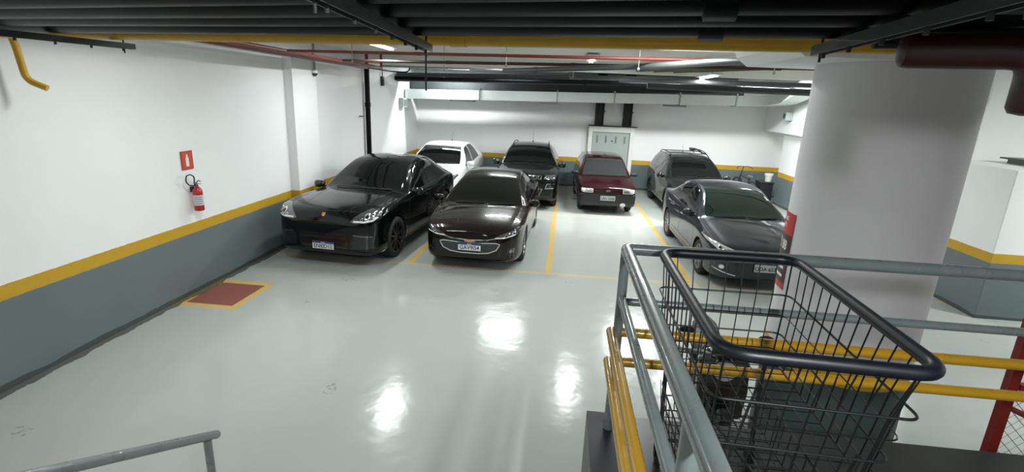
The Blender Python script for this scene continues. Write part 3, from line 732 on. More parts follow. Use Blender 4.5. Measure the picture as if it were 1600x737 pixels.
# ------------------------------------------------------------------ cars
def pchip(pts):
    xs = [p[0] for p in pts]; ys = [p[1] for p in pts]; n = len(xs)
    h = [xs[i+1]-xs[i] for i in range(n-1)]; d = [(ys[i+1]-ys[i])/h[i] for i in range(n-1)]
    m = [d[0]] + [0]*(n-2) + [d[-1]]
    for i in range(1, n-1):
        if d[i-1]*d[i] > 0:
            w1, w2 = 2*h[i]+h[i-1], h[i]+2*h[i-1]; m[i] = (w1+w2)/(w1/d[i-1]+w2/d[i])
    def f(x):
        if x <= xs[0]: return ys[0]
        if x >= xs[-1]: return ys[-1]
        i = 0
        while x > xs[i+1]: i += 1
        t = (x-xs[i])/h[i]
        return ((1+2*t)*(1-t)**2*ys[i] + t*(1-t)**2*h[i]*m[i] + t*t*(3-2*t)*ys[i+1] + t*t*(t-1)*h[i]*m[i+1])
    return f
def interp_poly(pts, step, closed=True):
    out = []; K = len(pts)
    for i in range(K if closed else K-1):
        a = Vector(pts[i]); b = Vector(pts[(i+1) % K]); n = max(1, int((b-a).length/step))
        for k in range(n): out.append(a.lerp(b, k/n))
    if not closed: out.append(Vector(pts[-1]))
    return out
class Car:
    def __init__(s, sp):
        s.sp = sp; s.L = sp['L']
        s.top, s.belt, s.hw, s.rw, s.sill = (pchip(sp[k]) for k in ('top', 'belt', 'hw', 'rw', 'sill'))
        s.root = thing(sp['name'], (sp['pos'][0], sp['pos'][1], 0), sp['rot'], sp['label'], 'car')
        s.shell()
    def section(s, y):
        w_, zb, zt, rw, zs = s.hw(y), s.belt(y), s.top(y), s.rw(y), s.sill(y)
        cr = s.sp.get('crown', .045)
        zb = min(zb, zt-.012); ze = max(zt-cr, zb+.006); wb = w_*s.sp.get('wb', .955)
        rw = min(rw, wb-.02); g = (ze-zb)
        dz = zb-zs
        P = [(0, zs), (.80*w_, zs), (.955*w_, zs+.05*dz), (.985*w_, zs+.16*dz), (.992*w_, zs+.42*dz), (w_, zs+.70*dz), (.990*w_, zs+.86*dz), (wb+.012, zb-.035*min(1, dz/.3)), (wb-.004, zb),
             (wb+(rw-wb)*.30+.012*min(1, g/.3), zb+g*.33), (wb+(rw-wb)*.62+.014*min(1, g/.3), zb+g*.68), (rw+.018, ze-.035*min(1, g/.3)), (rw-.005, ze), (rw*.86, ze+(zt-ze)*.42), (rw*.5, ze+(zt-ze)*.84), (0, zt)]
        # densify
        out = []
        for i in range(len(P)-1):
            a = P[max(i-1, 0)]; b = P[i]; c = P[i+1]; d = P[min(i+2, len(P)-1)]
            n = 2
            for k in range(n):
                t = k/n
                q = []
                for e in (0, 1):
                    m1 = (c[e]-a[e])*.32; m2 = (d[e]-b[e])*.32
                    q.append((2*t**3-3*t*t+1)*b[e]+(t**3-2*t*t+t)*m1+(-2*t**3+3*t*t)*c[e]+(t**3-t*t)*m2)
                out.append((max(0, q[0]), q[1]))
        out.append(P[-1]); out[0] = (0, out[0][1])
        return out
    def shell(s):
        L = s.L; ys = [0, .006, .016, .03, .05, .075, .105, .14, .18]
        y = .22
        while y < L-.21: ys.append(y); y += .04
        ys += [L-v for v in (.18, .14, .105, .075, .05, .03, .016, .006, 0)]
        secs = [s.section(y) for y in ys]; n = len(secs[0]); V = []; Fc = []
        for y, sec in zip(ys, secs):
            for x, z in sec: V.append((x, y, z))
            for x, z in sec[1:-1]: V.append((-x, y, z))
        m = 2*n-2
        def idx(i, k, side):
            if side > 0 or k in (0, n-1): return i*m+k
            return i*m+n+(k-1)
        for i in range(len(ys)-1):
            for k in range(n-1):
                Fc.append((idx(i, k, 1), idx(i, k+1, 1), idx(i+1, k+1, 1), idx(i+1, k, 1)))
                Fc.append((idx(i, k, -1), idx(i+1, k, -1), idx(i+1, k+1, -1), idx(i, k+1, -1)))
        for i in (0, len(ys)-1):
            for k in range(n-1): 
                q = [idx(i, k, 1), idx(i, k+1, 1), idx(i, k+1, -1), idx(i, k, -1)]
                r_ = []
                for a in q:
                    if a not in r_: r_.append(a)
                Fc.append(tuple(r_) if i == 0 else tuple(reversed(r_)))
        mb = MB(); mb.v = V; mb.f = Fc
        me = mb.mesh('body', M[s.sp['paint']])
        s.bvh = BVHTree.FromPolygons([Vector(v) for v in V], [tuple(p.vertices) for p in me.polygons])
        o = link('body', me, None, s.root)
        # wheel arches
        R_ = s.sp['r']; cut = MB(); ax = [s.sp['fo'], s.sp['fo']+s.sp['wb_']]
        for yy in ax:
            for sx in (-1, 1):
                Mx = Matrix.Translation((0, yy, R_+.01)) @ Matrix.Rotation(PI/2, 4, 'Y')
                x0, x1 = sorted((sx*(s.sp['W']/2-.33), sx*(s.sp['W']/2+.15)))
                rr = R_+s.sp.get('gap', .05)
                cut.lathe([(0, x0), (rr, x0), (rr, x1), (0, x1)], 40, Mx)
        cme = cut.mesh('arch', M['well'])
        bmx = bmesh.new(); bmx.from_mesh(cme); bmesh.ops.remove_doubles(bmx, verts=bmx.verts, dist=1e-5); bmesh.ops.recalc_face_normals(bmx, faces=bmx.faces); bmx.to_mesh(cme); bmx.free()
        co = bpy.data.objects.new('arch', cme); COL.objects.link(co); co.parent = s.root
        bo = o.modifiers.new('cut', 'BOOLEAN'); bo.object = co; bo.operation = 'DIFFERENCE'; bo.solver = 'EXACT'
        if hasattr(bo, 'material_mode'): bo.material_mode = 'TRANSFER'
        bpy.context.view_layer.update()
        nm = bpy.data.meshes.new_from_object(o.evaluated_get(bpy.context.evaluated_depsgraph_get()))
        o.modifiers.clear(); o.data = nm; bpy.data.objects.remove(co)
        for p in nm.polygons: p.use_smooth = True
        nm.set_sharp_from_angle(angle=math.radians(32))
        s.body = o
        for i, yy in enumerate(ax):
            for sx in (-1, 1): s.wheel(sx, yy)
    def wheel(s, sx, yy):
        sp = s.sp; R_, tw = sp['r'], sp.get('tw', .215); ri = sp.get('rim', R_*.68); xc = sx*(sp['W']/2-.02-tw/2)
        Mx = Matrix.Translation((xc, yy, R_)) @ Matrix.Rotation(sx*PI/2, 4, 'Y')
        h = tw/2
        wv = MB().lathe([(ri, -h+.02), (ri+.02, -h), (R_-.035, -h), (R_-.008, -h+.02), (R_, -h+.05), (R_, h-.05), (R_-.008, h-.02), (R_-.035, h), (ri+.02, h), (ri, h-.012), (ri-.012, h-.03), (ri-.012, -h+.02), (ri, -h+.02)], 44, Mx)
        wo = wv.build('wheel', M['rubber'], s.root, 40)
        rm = M[sp.get('rimmat', 'alloy')]
        a = MB().lathe([(ri, h-.012), (ri-.014, h-.012), (ri-.022, h-.05), (ri-.03, -h+.03)], 44, Mx)
        n = sp.get('spokes', 10)
        for k in range(n):
            Rk = Mx @ Matrix.Rotation(2*PI*k/n, 4, 'Z')
            wd = sp.get('spw', .022)
            vs = []
            for r_, ww, hh in ((.035, wd*.9, h-.035), (ri*.55, wd*.75, h-.022), (ri-.016, wd, h-.016)):
                for dx, dh in ((-ww, -.03), (ww, -.03), (ww, 0), (-ww, 0)): vs.append(Rk @ Vector((r_, dx, hh+dh)))
            fs = [(0, 1, 2, 3), (8, 11, 10, 9)]
            for j in (0, 1):
                for q in range(4): fs.append((j*4+q, (j+1)*4+q, (j+1)*4+(q+1) % 4, j*4+(q+1) % 4))
            a.add(vs, fs)
        a.lathe([(0, h-.028), (.05, h-.03), (.06, h-.045), (.06, 0)], 20, Mx)
        a.build('rim', rm, wo, 35)
        MB().lathe([(0, -.02), (ri-.05, -.02), (ri-.05, -.04), (0, -.04)], 28, Mx).build('brake_disc', M['dark_steel'], wo, 35)
    # --- pieces that lie on the bodywork
    def cast(s, p, axis):
        o, d = {'F': (Vector((p[0], -3, p[1])), Vector((0, 1, 0))), 'T': (Vector((p[0], p[1], 4)), Vector((0, 0, -1))),
                'L': (Vector((-4, p[0], p[1])), Vector((1, 0, 0))), 'R': (Vector((4, p[0], p[1])), Vector((-1, 0, 0))), 'B': (Vector((p[0], s.L+3, p[1])), Vector((0, -1, 0)))}[axis]
        return s.bvh.ray_cast(o, d)[:2] + (d,)
    def decal(s, name, poly, axis, m, off=.004, parent=None, step=.045, skirt=.012, smooth=60):
        B = interp_poly(poly, step); n = len(B); xs = [b[0] for b in B]; ys = [b[1] for b in B]
        pts = [Vector(b[:2]) for b in B]
        def inside(x, y):
            c = False; j = n-1
            for i in range(n):
                if (ys[i] > y) != (ys[j] > y) and x < (xs[j]-xs[i])*(y-ys[i])/(ys[j]-ys[i])+xs[i]: c = not c
                j = i
            return c
        gx = min(xs)+step*.5
        while gx < max(xs):
            gy = min(ys)+step*.5
            while gy < max(ys):
                if inside(gx, gy) and min((gx-a)**2+(gy-b)**2 for a, b in zip(xs, ys)) > (step*.4)**2: pts.append(Vector((gx, gy)))
                gy += step
            gx += step
        vs, es, fs, *_ = delaunay_2d_cdt(pts, [(i, (i+1) % n) for i in range(n)], [], 1, 1e-5)
        V = []; ok = []
        for v in vs:
            h, nr, d = s.cast(v, axis)
            if h is None: V.append(None); continue
            V.append(h-d*.0+nr*off if nr.dot(d) < 0 else h-nr*off)
        mp = {}; VV = []
        for i, v in enumerate(V):
            if v is not None: mp[i] = len(VV); VV.append(v)
        FF = [tuple(mp[i] for i in f) for f in fs if all(i in mp for i in f)]
        if not FF: return None
        me = bpy.data.meshes.new(name); me.from_pydata(VV, [], FF); me.update()
        bm = bmesh.new(); bm.from_mesh(me); bmesh.ops.recalc_face_normals(bm, faces=bm.faces)
        d = {'F': Vector((0, 1, 0)), 'T': Vector((0, 0, -1)), 'L': Vector((1, 0, 0)), 'R': Vector((-1, 0, 0)), 'B': Vector((0, -1, 0))}[axis]
        sn = sum((f.normal for f in bm.faces), Vector())
        if sn.dot(d) > 0: bmesh.ops.reverse_faces(bm, faces=bm.faces)
        be = [e for e in bm.edges if e.is_boundary]
        r = bmesh.ops.extrude_edge_only(bm, edges=be)
        for v in [g for g in r['geom'] if isinstance(g, bmesh.types.BMVert)]: v.co += d*(skirt+off)
        bm.to_mesh(me); bm.free()
        return link(name, me, m if not isinstance(m, str) else M[m], parent or s.root, smooth)
    def both(s, name, poly, axis, m, **k):
        if axis in 'FTB':
            a = s.decal(name, poly, axis, m, **k); b = s.decal(name, [(-x, z) for x, z in poly], axis, m, **k)
        else:
            a = s.decal(name, poly, 'R', m, **k); b = s.decal(name, poly, 'L', m, **k)
        return a, b
    def strip(s, name, pts, wd, axis, m, off=.005, closed=False, parent=None, skirt=.006, step=.04):
        P = interp_poly(pts, step, closed); K = len(P); V = []
        Fs = []
        for i in range(K):
            a = P[(i-1) % K] if (closed or i) else P[i]; b = P[(i+1) % K] if (closed or i < K-1) else P[i]
            t = (b-a).normalized(); nr = Vector((-t.y, t.x))
            for sg in (-1, 1):
                q = P[i]+nr*(sg*wd/2); h, nn, d = s.cast(q, axis); V.append(None if h is None else h+nn*off*(1 if nn.dot(d) < 0 else -1))
        good = []
        for i in range(K if closed else K-1):
            j = (i+1) % K; f = (2*i, 2*i+1, 2*j+1, 2*j)
            if all(V[a] is not None for a in f) and max((V[f[0]]-V[f[2]]).length, (V[f[1]]-V[f[3]]).length) < .25: good.append(f)
        if not good: return None
        V = [v or Vector() for v in V]; used = sorted({a for f in good for a in f}); mp = {a: i for i, a in enumerate(used)}
        me = bpy.data.meshes.new(name); me.from_pydata([V[a] for a in used], [], [tuple(mp[a] for a in f) for f in good]); me.update()
        bm = bmesh.new(); bm.from_mesh(me); bmesh.ops.recalc_face_normals(bm, faces=bm.faces)
        d = {'F': Vector((0, 1, 0)), 'T': Vector((0, 0, -1)), 'L': Vector((1, 0, 0)), 'R': Vector((-1, 0, 0)), 'B': Vector((0, -1, 0))}[axis]
        if sum((f.normal for f in bm.faces), Vector()).dot(d) > 0: bmesh.ops.reverse_faces(bm, faces=bm.faces)
        be = [e for e in bm.edges if e.is_boundary]; r = bmesh.ops.extrude_edge_only(bm, edges=be)
        for v in [g for g in r['geom'] if isinstance(g, bmesh.types.BMVert)]: v.co += d*(skirt+off)
        bm.to_mesh(me); bm.free()
        return link(name, me, m if not isinstance(m, str) else M[m], parent or s.root, 60)
    def windscreen(s, y0, y1, m='glass', bow=.10, inset=.05, name='windscreen', top_in=0):
        pts = []
        N = 10
        for k in range(N+1):
            y = y0+(y1-y0)*k/N; x = min(s.rw(y), s.hw(y)*.955)-inset-top_in*k/N
            pts.append((x, y))
        tx = pts[-1][0]; bx = pts[0][0]
        topc = [(tx*(1-2*k/8), y1-bow*.35*(1-(1-2*k/8)**2)) for k in range(1, 8)]
        left = [(-x, y) for x, y in reversed(pts)]
        botc = [(-bx*(1-2*k/8), y0-bow*(1-(1-2*k/8)**2)) for k in range(1, 8)]
        return s.decal(name, pts+topc+left+botc, 'T', m, off=.003, step=.06)
    def side_glass(s, a0, b0, a1, b1, m='glass', lo=.022, hi=.038, name='side_window'):
        pts = []
        N = 8
        def zt(y): return max(s.top(y)-s.sp.get('crown', .045)-hi, s.belt(y)+lo+.012)
        for k in range(N+1): y = a0+(b0-a0)*k/N; pts.append((y, s.belt(y)+lo))
        for k in range(N+1): y = b1+(a1-b1)*k/N; pts.append((y, zt(y)))
        return s.both(name, pts, 'S', m, off=.003, step=.05)
    def mirror(s, y, z, wd=.22, m=None, h=.075, foot=.0):
        hx = s.hw(y)*.955
        for sx in (-1, 1):
            b = MB(); n = 14; secs = [(0, .03, .035), (.03, .055, h*.8), (wd*.5, .065, h), (wd*.85, .06, h*.95), (wd, .035, h*.6), (wd+.012, .01, h*.25)]
            for k_, (dx, hy, hz) in enumerate(secs):
                for k in range(n):
                    a = 2*PI*k/n; ca, sa = math.cos(a), math.sin(a); e = .7
                    b.v.append((sx*(hx+.02+dx), y+hy*math.copysign(abs(ca)**e, ca)+dx*.12, z+hz*math.copysign(abs(sa)**e, sa)))
            for i in range(len(secs)-1):
                for k in range(n): b.f.append((i*n+k, i*n+(k+1) % n, (i+1)*n+(k+1) % n, (i+1)*n+k))
            b.f += [tuple(range(n)), tuple((len(secs)-1)*n+k for k in range(n))]
            mo = b.build('door_mirror', m or M[s.sp['paint']], s.root, 50)
            MB().tube([(sx*(hx-.06), y+.02, z-.06), (sx*(hx+.04), y+.02, z-.03)], .022, 8).build('mirror_foot', M['trim'], mo)
            MB().box(sx*(hx+.05) if sx > 0 else sx*(hx+wd-.0), sx*(hx+wd-.0) if sx > 0 else sx*(hx+.05), y+.055+wd*.05, y+.075+wd*.05, z-h*.7, z+h*.7).build('mirror_glass', M['chrome'], mo, None)
    def plate(s, z, txt, old=False, tilt=0, x=0, y=None):
        h, nr, d = s.cast((x, z), 'F'); yy = (h.y if h else 0)-.022 if y is None else y
        wd, hh = .20, .065
        Mx = Matrix.Translation((x, yy, z)) @ Matrix.Rotation(tilt, 4, 'X')
        po = MB().box(-wd, wd, -.004, .012, -hh, hh, Mx).build('number_plate', M['plate_old' if old else 'plate'], s.root, None)
        MB().box(-wd-.008, wd+.008, -.001, .016, -hh-.008, hh+.008, Mx).build('plate_frame', M['trim'], po, None)
        if not old:
            MB().box(-wd, wd, -.0052, -.004, hh-.032, hh, Mx).build('blue_band', M['plate_blue'], po, None)
            text_obj('country_letters', 'BRASIL', .026, M['sign_white'], Mx @ Matrix.Translation((0, -.0065, hh-.017)) @ RX90, po)
            text_obj('plate_letters', txt, .100, M['ink'], Mx @ Matrix.Translation((0, -.0055, -.018)) @ RX90, po, .92)
        else:
            text_obj('plate_letters', txt, .092, M['ink'], Mx @ Matrix.Translation((0, -.0055, -.012)) @ RX90, po, .92)
    def fascia_disc(s, name, x, z, r, m, off=.008, sx=1, axis='F', parent=None, n=18):
        return s.decal(name, [(x+r*sx*math.cos(2*PI*k/n), z+r*math.sin(2*PI*k/n)) for k in range(n)], axis, m, off=off, step=max(.012, r*.6), parent=parent)
    def lamp(s, outer, cells, drl=None, m='lamp_glass', cellm='chrome', drlw=.014):
        for sx in (-1, 1):
            o = s.decal('headlamp', [(sx*x, z) for x, z in outer], 'F', m, off=.006, step=.03)
            if o is None: continue
            for (x, z, r) in cells:
                a = s.fascia_disc('reflector', sx*x, z, r, cellm, .010, parent=o)
                s.fascia_disc('projector', sx*x, z, r*.55, 'gloss_black', .013, parent=o)
            if drl: s.strip('daylight_strip', [(sx*x, z) for x, z in drl], drlw, 'F', 'drl', off=.011, parent=o, step=.02)
    def wipers(s, y, z=None):
        for x0, x1 in ((-.55, .02), (.05, .60)):
            P = []
            for k in range(9):
                x = x0+(x1-x0)*k/8; h, nr, d = s.cast((x, y-.05*(1-(x/.6)**2)+.03*(k/8)), 'T')
                if h: P.append(h+Vector((0, 0, .018)))
            if len(P) > 2: MB().tube(P, .009, 6).build('wiper', M['trim'], s.root)
    def antenna(s, y, ln=.28, x=0):
        h, nr, d = s.cast((x, y), 'T'); a = MB().lathe([(0, 0), (.03, 0), (.018, .025), (0, .03)], 12, Matrix.Translation(h)); a.tube([h, h+Vector((0, .10, ln))], .004, 6); a.build('antenna', M['trim'], s.root)
    def roof_rails(s, y0, y1, m, lift=.04, inset=.02, r=.014):
        for sx in (-1, 1):
            P = []
            for k in range(9):
                y = y0+(y1-y0)*k/8; x = sx*(s.rw(y)-inset-.03); h, nr, d = s.cast((x, y), 'T'); e = min(k, 8-k)
                P.append(h+Vector((0, 0, (-.01 if e == 0 else lift*.7 if e == 1 else lift))))
            ro = MB().tube(fillet(P, .06, 3), r, 8).build('roof_rail', m, s.root)
def polyline_arch(c, r, a0, a1, n=20): return [(c[0]+r*math.cos(a0+(a1-a0)*k/n), c[1]+r*math.sin(a0+(a1-a0)*k/n)) for k in range(n+1)]
def shut(car, pts, w_=.009): 
    for ax in ('L', 'R'): car.strip('door_gap', pts, w_, ax, 'trim', off=.0012)
def handles(car, spots, m=None):
    for y, z in spots:
        for sx in (-1, 1):
            h, nr, d = car.cast((y, z), 'R' if sx > 0 else 'L')
            if h: MB().tube([(h.x-sx*.01, y-.09, z), (h.x+sx*.028, y-.07, z+.004), (h.x+sx*.030, y+.06, z+.006), (h.x-sx*.01, y+.09, z+.004)], .012, 8).build('door_handle', m or M[car.sp['paint']], car.root)
def arches(car, w_=.055, m='trim'):
    sp = car.sp
    for yy in (sp['fo'], sp['fo']+sp['wb_']):
        rr = sp['r']+sp.get('gap', .05)+w_/2
        for ax in 'LR': car.strip('arch_trim', polyline_arch((yy, sp['r']+.01), rr, math.radians(2), math.radians(178), 26), w_, ax, m, off=.012, skirt=.02)

# 1 black coupe SUV
def coupe_suv():
    c = Car(dict(name='suv', L=4.93, W=1.98, r=.385, fo=.93, wb_=2.895, tw=.27, rim=.285, rimmat='dark_alloy', spokes=10, spw=.02, paint='p_black', crown=.05, gap=.045,
        pos=(-4.03, 8.10), rot=-.085, label='black coupe SUV parked nose out against the left wall',
        top=[(0, .80), (.03, .90), (.09, .97), (.25, 1.045), (.6, 1.10), (1.1, 1.14), (1.5, 1.15), (1.9, 1.37), (2.3, 1.57), (2.6, 1.65), (3.0, 1.68), (3.4, 1.66), (3.9, 1.54), (4.4, 1.31), (4.7, 1.16), (4.87, 1.08), (4.93, .95)],
        belt=[(0, .78), (.08, .91), (.25, 1.00), (.6, 1.05), (1.1, 1.07), (1.6, 1.08), (3.0, 1.10), (4.0, 1.15), (4.6, 1.10), (4.93, .9)],
        hw=[(0, .60), (.02, .70), (.06, .80), (.14, .89), (.28, .95), (.55, .975), (.93, .99), (1.6, .975), (2.6, .975), (3.8, .99), (4.4, .95), (4.75, .88), (4.93, .72)],
        rw=[(0, .50), (.1, .66), (.3, .76), (1.4, .80), (1.6, .80), (2.3, .66), (2.7, .63), (3.5, .60), (4.2, .58), (4.7, .70), (4.93, .6)],
        sill=[(0, .30), (.1, .24), (.5, .21), (4.3, .22), (4.8, .32), (4.93, .42)]))
    c.windscreen(1.56, 2.42); c.side_glass(1.78, 2.72, 2.32, 2.70); c.side_glass(2.80, 3.72, 2.78, 3.60); c.side_glass(3.80, 4.18, 3.70, 3.95)
    c.strip('window_moulding', [(1.70, 1.088), (2.6, 1.105), (3.6, 1.145), (4.2, 1.165)], .014, 'R', 'dark_chrome', off=.006); c.strip('window_moulding', [(1.70, 1.088), (2.6, 1.105), (3.6, 1.145), (4.2, 1.165)], .014, 'L', 'dark_chrome', off=.006)
    c.mirror(1.72, 1.13, .22, M['gloss_black'])
    c.lamp([(.50, .84), (.56, .82), (.76, .825), (.87, .85), (.935, .91), (.935, .985), (.88, 1.03), (.76, 1.025), (.65, .975), (.56, .91)], [(.78, .93, .05), (.70, .88, .022), (.85, .90, .022), (.86, .965, .022)],
           [(.56, .845), (.74, .85), (.86, .87), (.91, .915)], 'lamp_glass', 'chrome', .026)
    c.both('air_intake', [(.52, .36), (.88, .38), (.90, .58), (.60, .62), (.50, .56)], 'F', 'gloss_black', off=.004)
    c.decal('air_intake', [(-.44, .36), (.44, .36), (.46, .58), (.38, .62), (-.38, .62), (-.46, .58)], 'F', 'gloss_black', off=.004)
    for z in (.40, .54): c.strip('intake_blade', [(-.44, z), (.44, z)], .018, 'F', 'trim', off=.012)
    c.both('daylight_bar', [(.56, .60), (.86, .58), (.86, .60), (.56, .625)], 'F', 'dark_chrome', off=.012)
    c.decal('bumper_lip', [(-.80, .25), (.80, .25), (.84, .30), (.5, .335), (-.5, .335), (-.84, .30)], 'F', 'dark_alloy', off=.012)
    c.decal('crest', [(-.028, .955), (.028, .955), (.03, .915), (0, .895), (-.03, .915)], 'F', 'gold', off=.005, step=.02)
    c.plate(.395, 'ENI0D12')
    for sx in (-1, 1): c.strip('bonnet_crease', [(sx*.44, .18), (sx*.50, .6), (sx*.62, 1.45)], .008, 'T', 'trim', off=.0008)
    c.strip('bonnet_gap', [(-.62, .16), (0, .12), (.62, .16)], .008, 'T', 'trim', off=.001)
    shut(c, [(1.62, 1.06), (1.50, .8), (1.50, .34), (2.72, .32), (2.74, 1.08)]); shut(c, [(2.76, .32), (3.45, .33), (3.66, .6), (3.76, 1.12)])
    handles(c, [(2.50, .93), (3.50, .97)]); c.wipers(1.52)
    c.both('side_skirt', [(1.45, .22), (3.40, .22), (3.36, .30), (1.49, .30)], 'S', 'trim', off=.012)
    c.decal('light_bar', [(-.78, 1.0), (.78, 1.0), (.78, 1.04), (-.78, 1.04)], 'B', 'sign_red', off=.006)
coupe_suv()

# 2 dark brown sedan
def sedan():
    c = Car(dict(name='sedan', L=4.66, W=1.80, r=.325, fo=.93, wb_=2.70, tw=.215, rim=.225, rimmat='alloy', spokes=10, paint='p_brown', crown=.04, gap=.035,
        pos=(-1.51, 8.38), rot=-.024, label='dark brown sedan with a gold bow tie badge and chrome framed grille',
        top=[(0, .60), (.03, .72), (.10, .785), (.25, .84), (.6, .905), (1.0, .955), (1.25, .985), (1.6, 1.18), (2.0, 1.36), (2.25, 1.43), (2.6, 1.475), (3.0, 1.465), (3.4, 1.40), (3.9, 1.20), (4.2, 1.09), (4.55, 1.07), (4.63, 1.0), (4.66, .85)],
        belt=[(0, .59), (.1, .74), (.35, .82), (.8, .88), (1.25, .93), (2.5, .96), (3.6, 1.0), (4.3, 1.02), (4.66, .84)],
        hw=[(0, .50), (.02, .60), (.06, .69), (.14, .77), (.28, .835), (.55, .88), (.93, .90), (1.6, .89), (2.6, .895), (3.6, .90), (4.2, .87), (4.5, .80), (4.66, .64)],
        rw=[(0, .44), (.1, .58), (.3, .68), (1.2, .745), (1.35, .745), (2.05, .60), (2.5, .575), (3.2, .56), (3.8, .60), (4.2, .70), (4.66, .56)],
        sill=[(0, .26), (.1, .20), (.5, .17), (4.0, .18), (4.5, .28), (4.66, .36)]))
    c.windscreen(1.32, 2.14); c.side_glass(1.60, 2.48, 2.12, 2.46); c.side_glass(2.56, 3.35, 2.54, 3.20); c.side_glass(3.40, 3.62, 3.26, 3.34)
    c.windscreen(3.40, 3.95, name='rear_window', bow=-.05)
    for ax in 'LR': c.strip('window_moulding', [(1.45, .945), (2.5, .972), (3.6, 1.014)], .016, ax, 'chrome', off=.006)
    c.mirror(1.55, .985, .20)
    c.lamp([(.44, .625), (.58, .635), (.78, .68), (.865, .765), (.85, .80), (.76, .77), (.60, .72), (.46, .665)], [(.63, .675, .028), (.75, .72, .03)],
           [(.44, .635), (.58, .648), (.77, .693)], 'lamp_glass', 'chrome', .016)
    # upper slim grille with badge and lower hexagonal grille in a bright frame
    c.decal('upper_grille', [(-.46, .60), (-.30, .565), (.30, .565), (.46, .60), (.44, .635), (.20, .60), (-.20, .60), (-.44, .635)], 'F', 'gloss_black', off=.004)
    c.strip('chrome_bar', [(-.48, .640), (-.32, .60), (0, .585), (.32, .60), (.48, .640)], .014, 'F', 'chrome', off=.010)
    hexa = [(-.53, .535), (-.46, .555), (-.15, .535), (.15, .535), (.46, .555), (.53, .535), (.47, .43), (.34, .37), (.15, .35), (-.15, .35), (-.34, .37), (-.47, .43)]
    g = c.decal('lower_grille', hexa, 'F', 'gloss_black', off=.004)
    for z in (.395, .425, .455, .485, .512): 
        k = .50-(.53-z)*.6; c.strip('grille_slat', [(-k, z), (k, z)], .007, 'F', 'dark_chrome', off=.009, parent=g)
    c.strip('grille_frame', hexa, .018, 'F', 'chrome', off=.012, closed=True)
    c.decal('bow_tie_badge', [(-.085, .555), (-.035, .555), (-.035, .543), (.045, .543), (.045, .555), (.10, .557), (.085, .585), (.035, .585), (.035, .597), (-.045, .597), (-.045, .585), (-.10, .583)], 'F', 'gold', off=.016, step=.02)
    c.both('fog_lamp_recess', [(.63, .36), (.76, .37), (.78, .45), (.68, .47)], 'F', 'gloss_black', off=.004)
    for sx in (-1, 1): c.fascia_disc('fog_lamp', sx*.71, .41, .03, 'dark_chrome', .010)
    c.strip('lower_lip', [(-.66, .235), (-.3, .215), (.3, .215), (.66, .235)], .02, 'F', 'dark_chrome', off=.010)
    c.plate(.465, 'GAV9I54')
    for sx in (-1, 1): c.strip('bonnet_crease', [(sx*.26, .2), (sx*.36, .7), (sx*.50, 1.2)], .006, 'T', 'trim', off=.0006)
    shut(c, [(1.45, .93), (1.36, .7), (1.36, .30), (2.48, .29), (2.51, .95)]); shut(c, [(2.52, .29), (3.18, .30), (3.36, .55), (3.42, .98)])
    handles(c, [(2.27, .82), (3.20, .85)]); c.wipers(1.28); c.antenna(3.1, .08)
sedan()

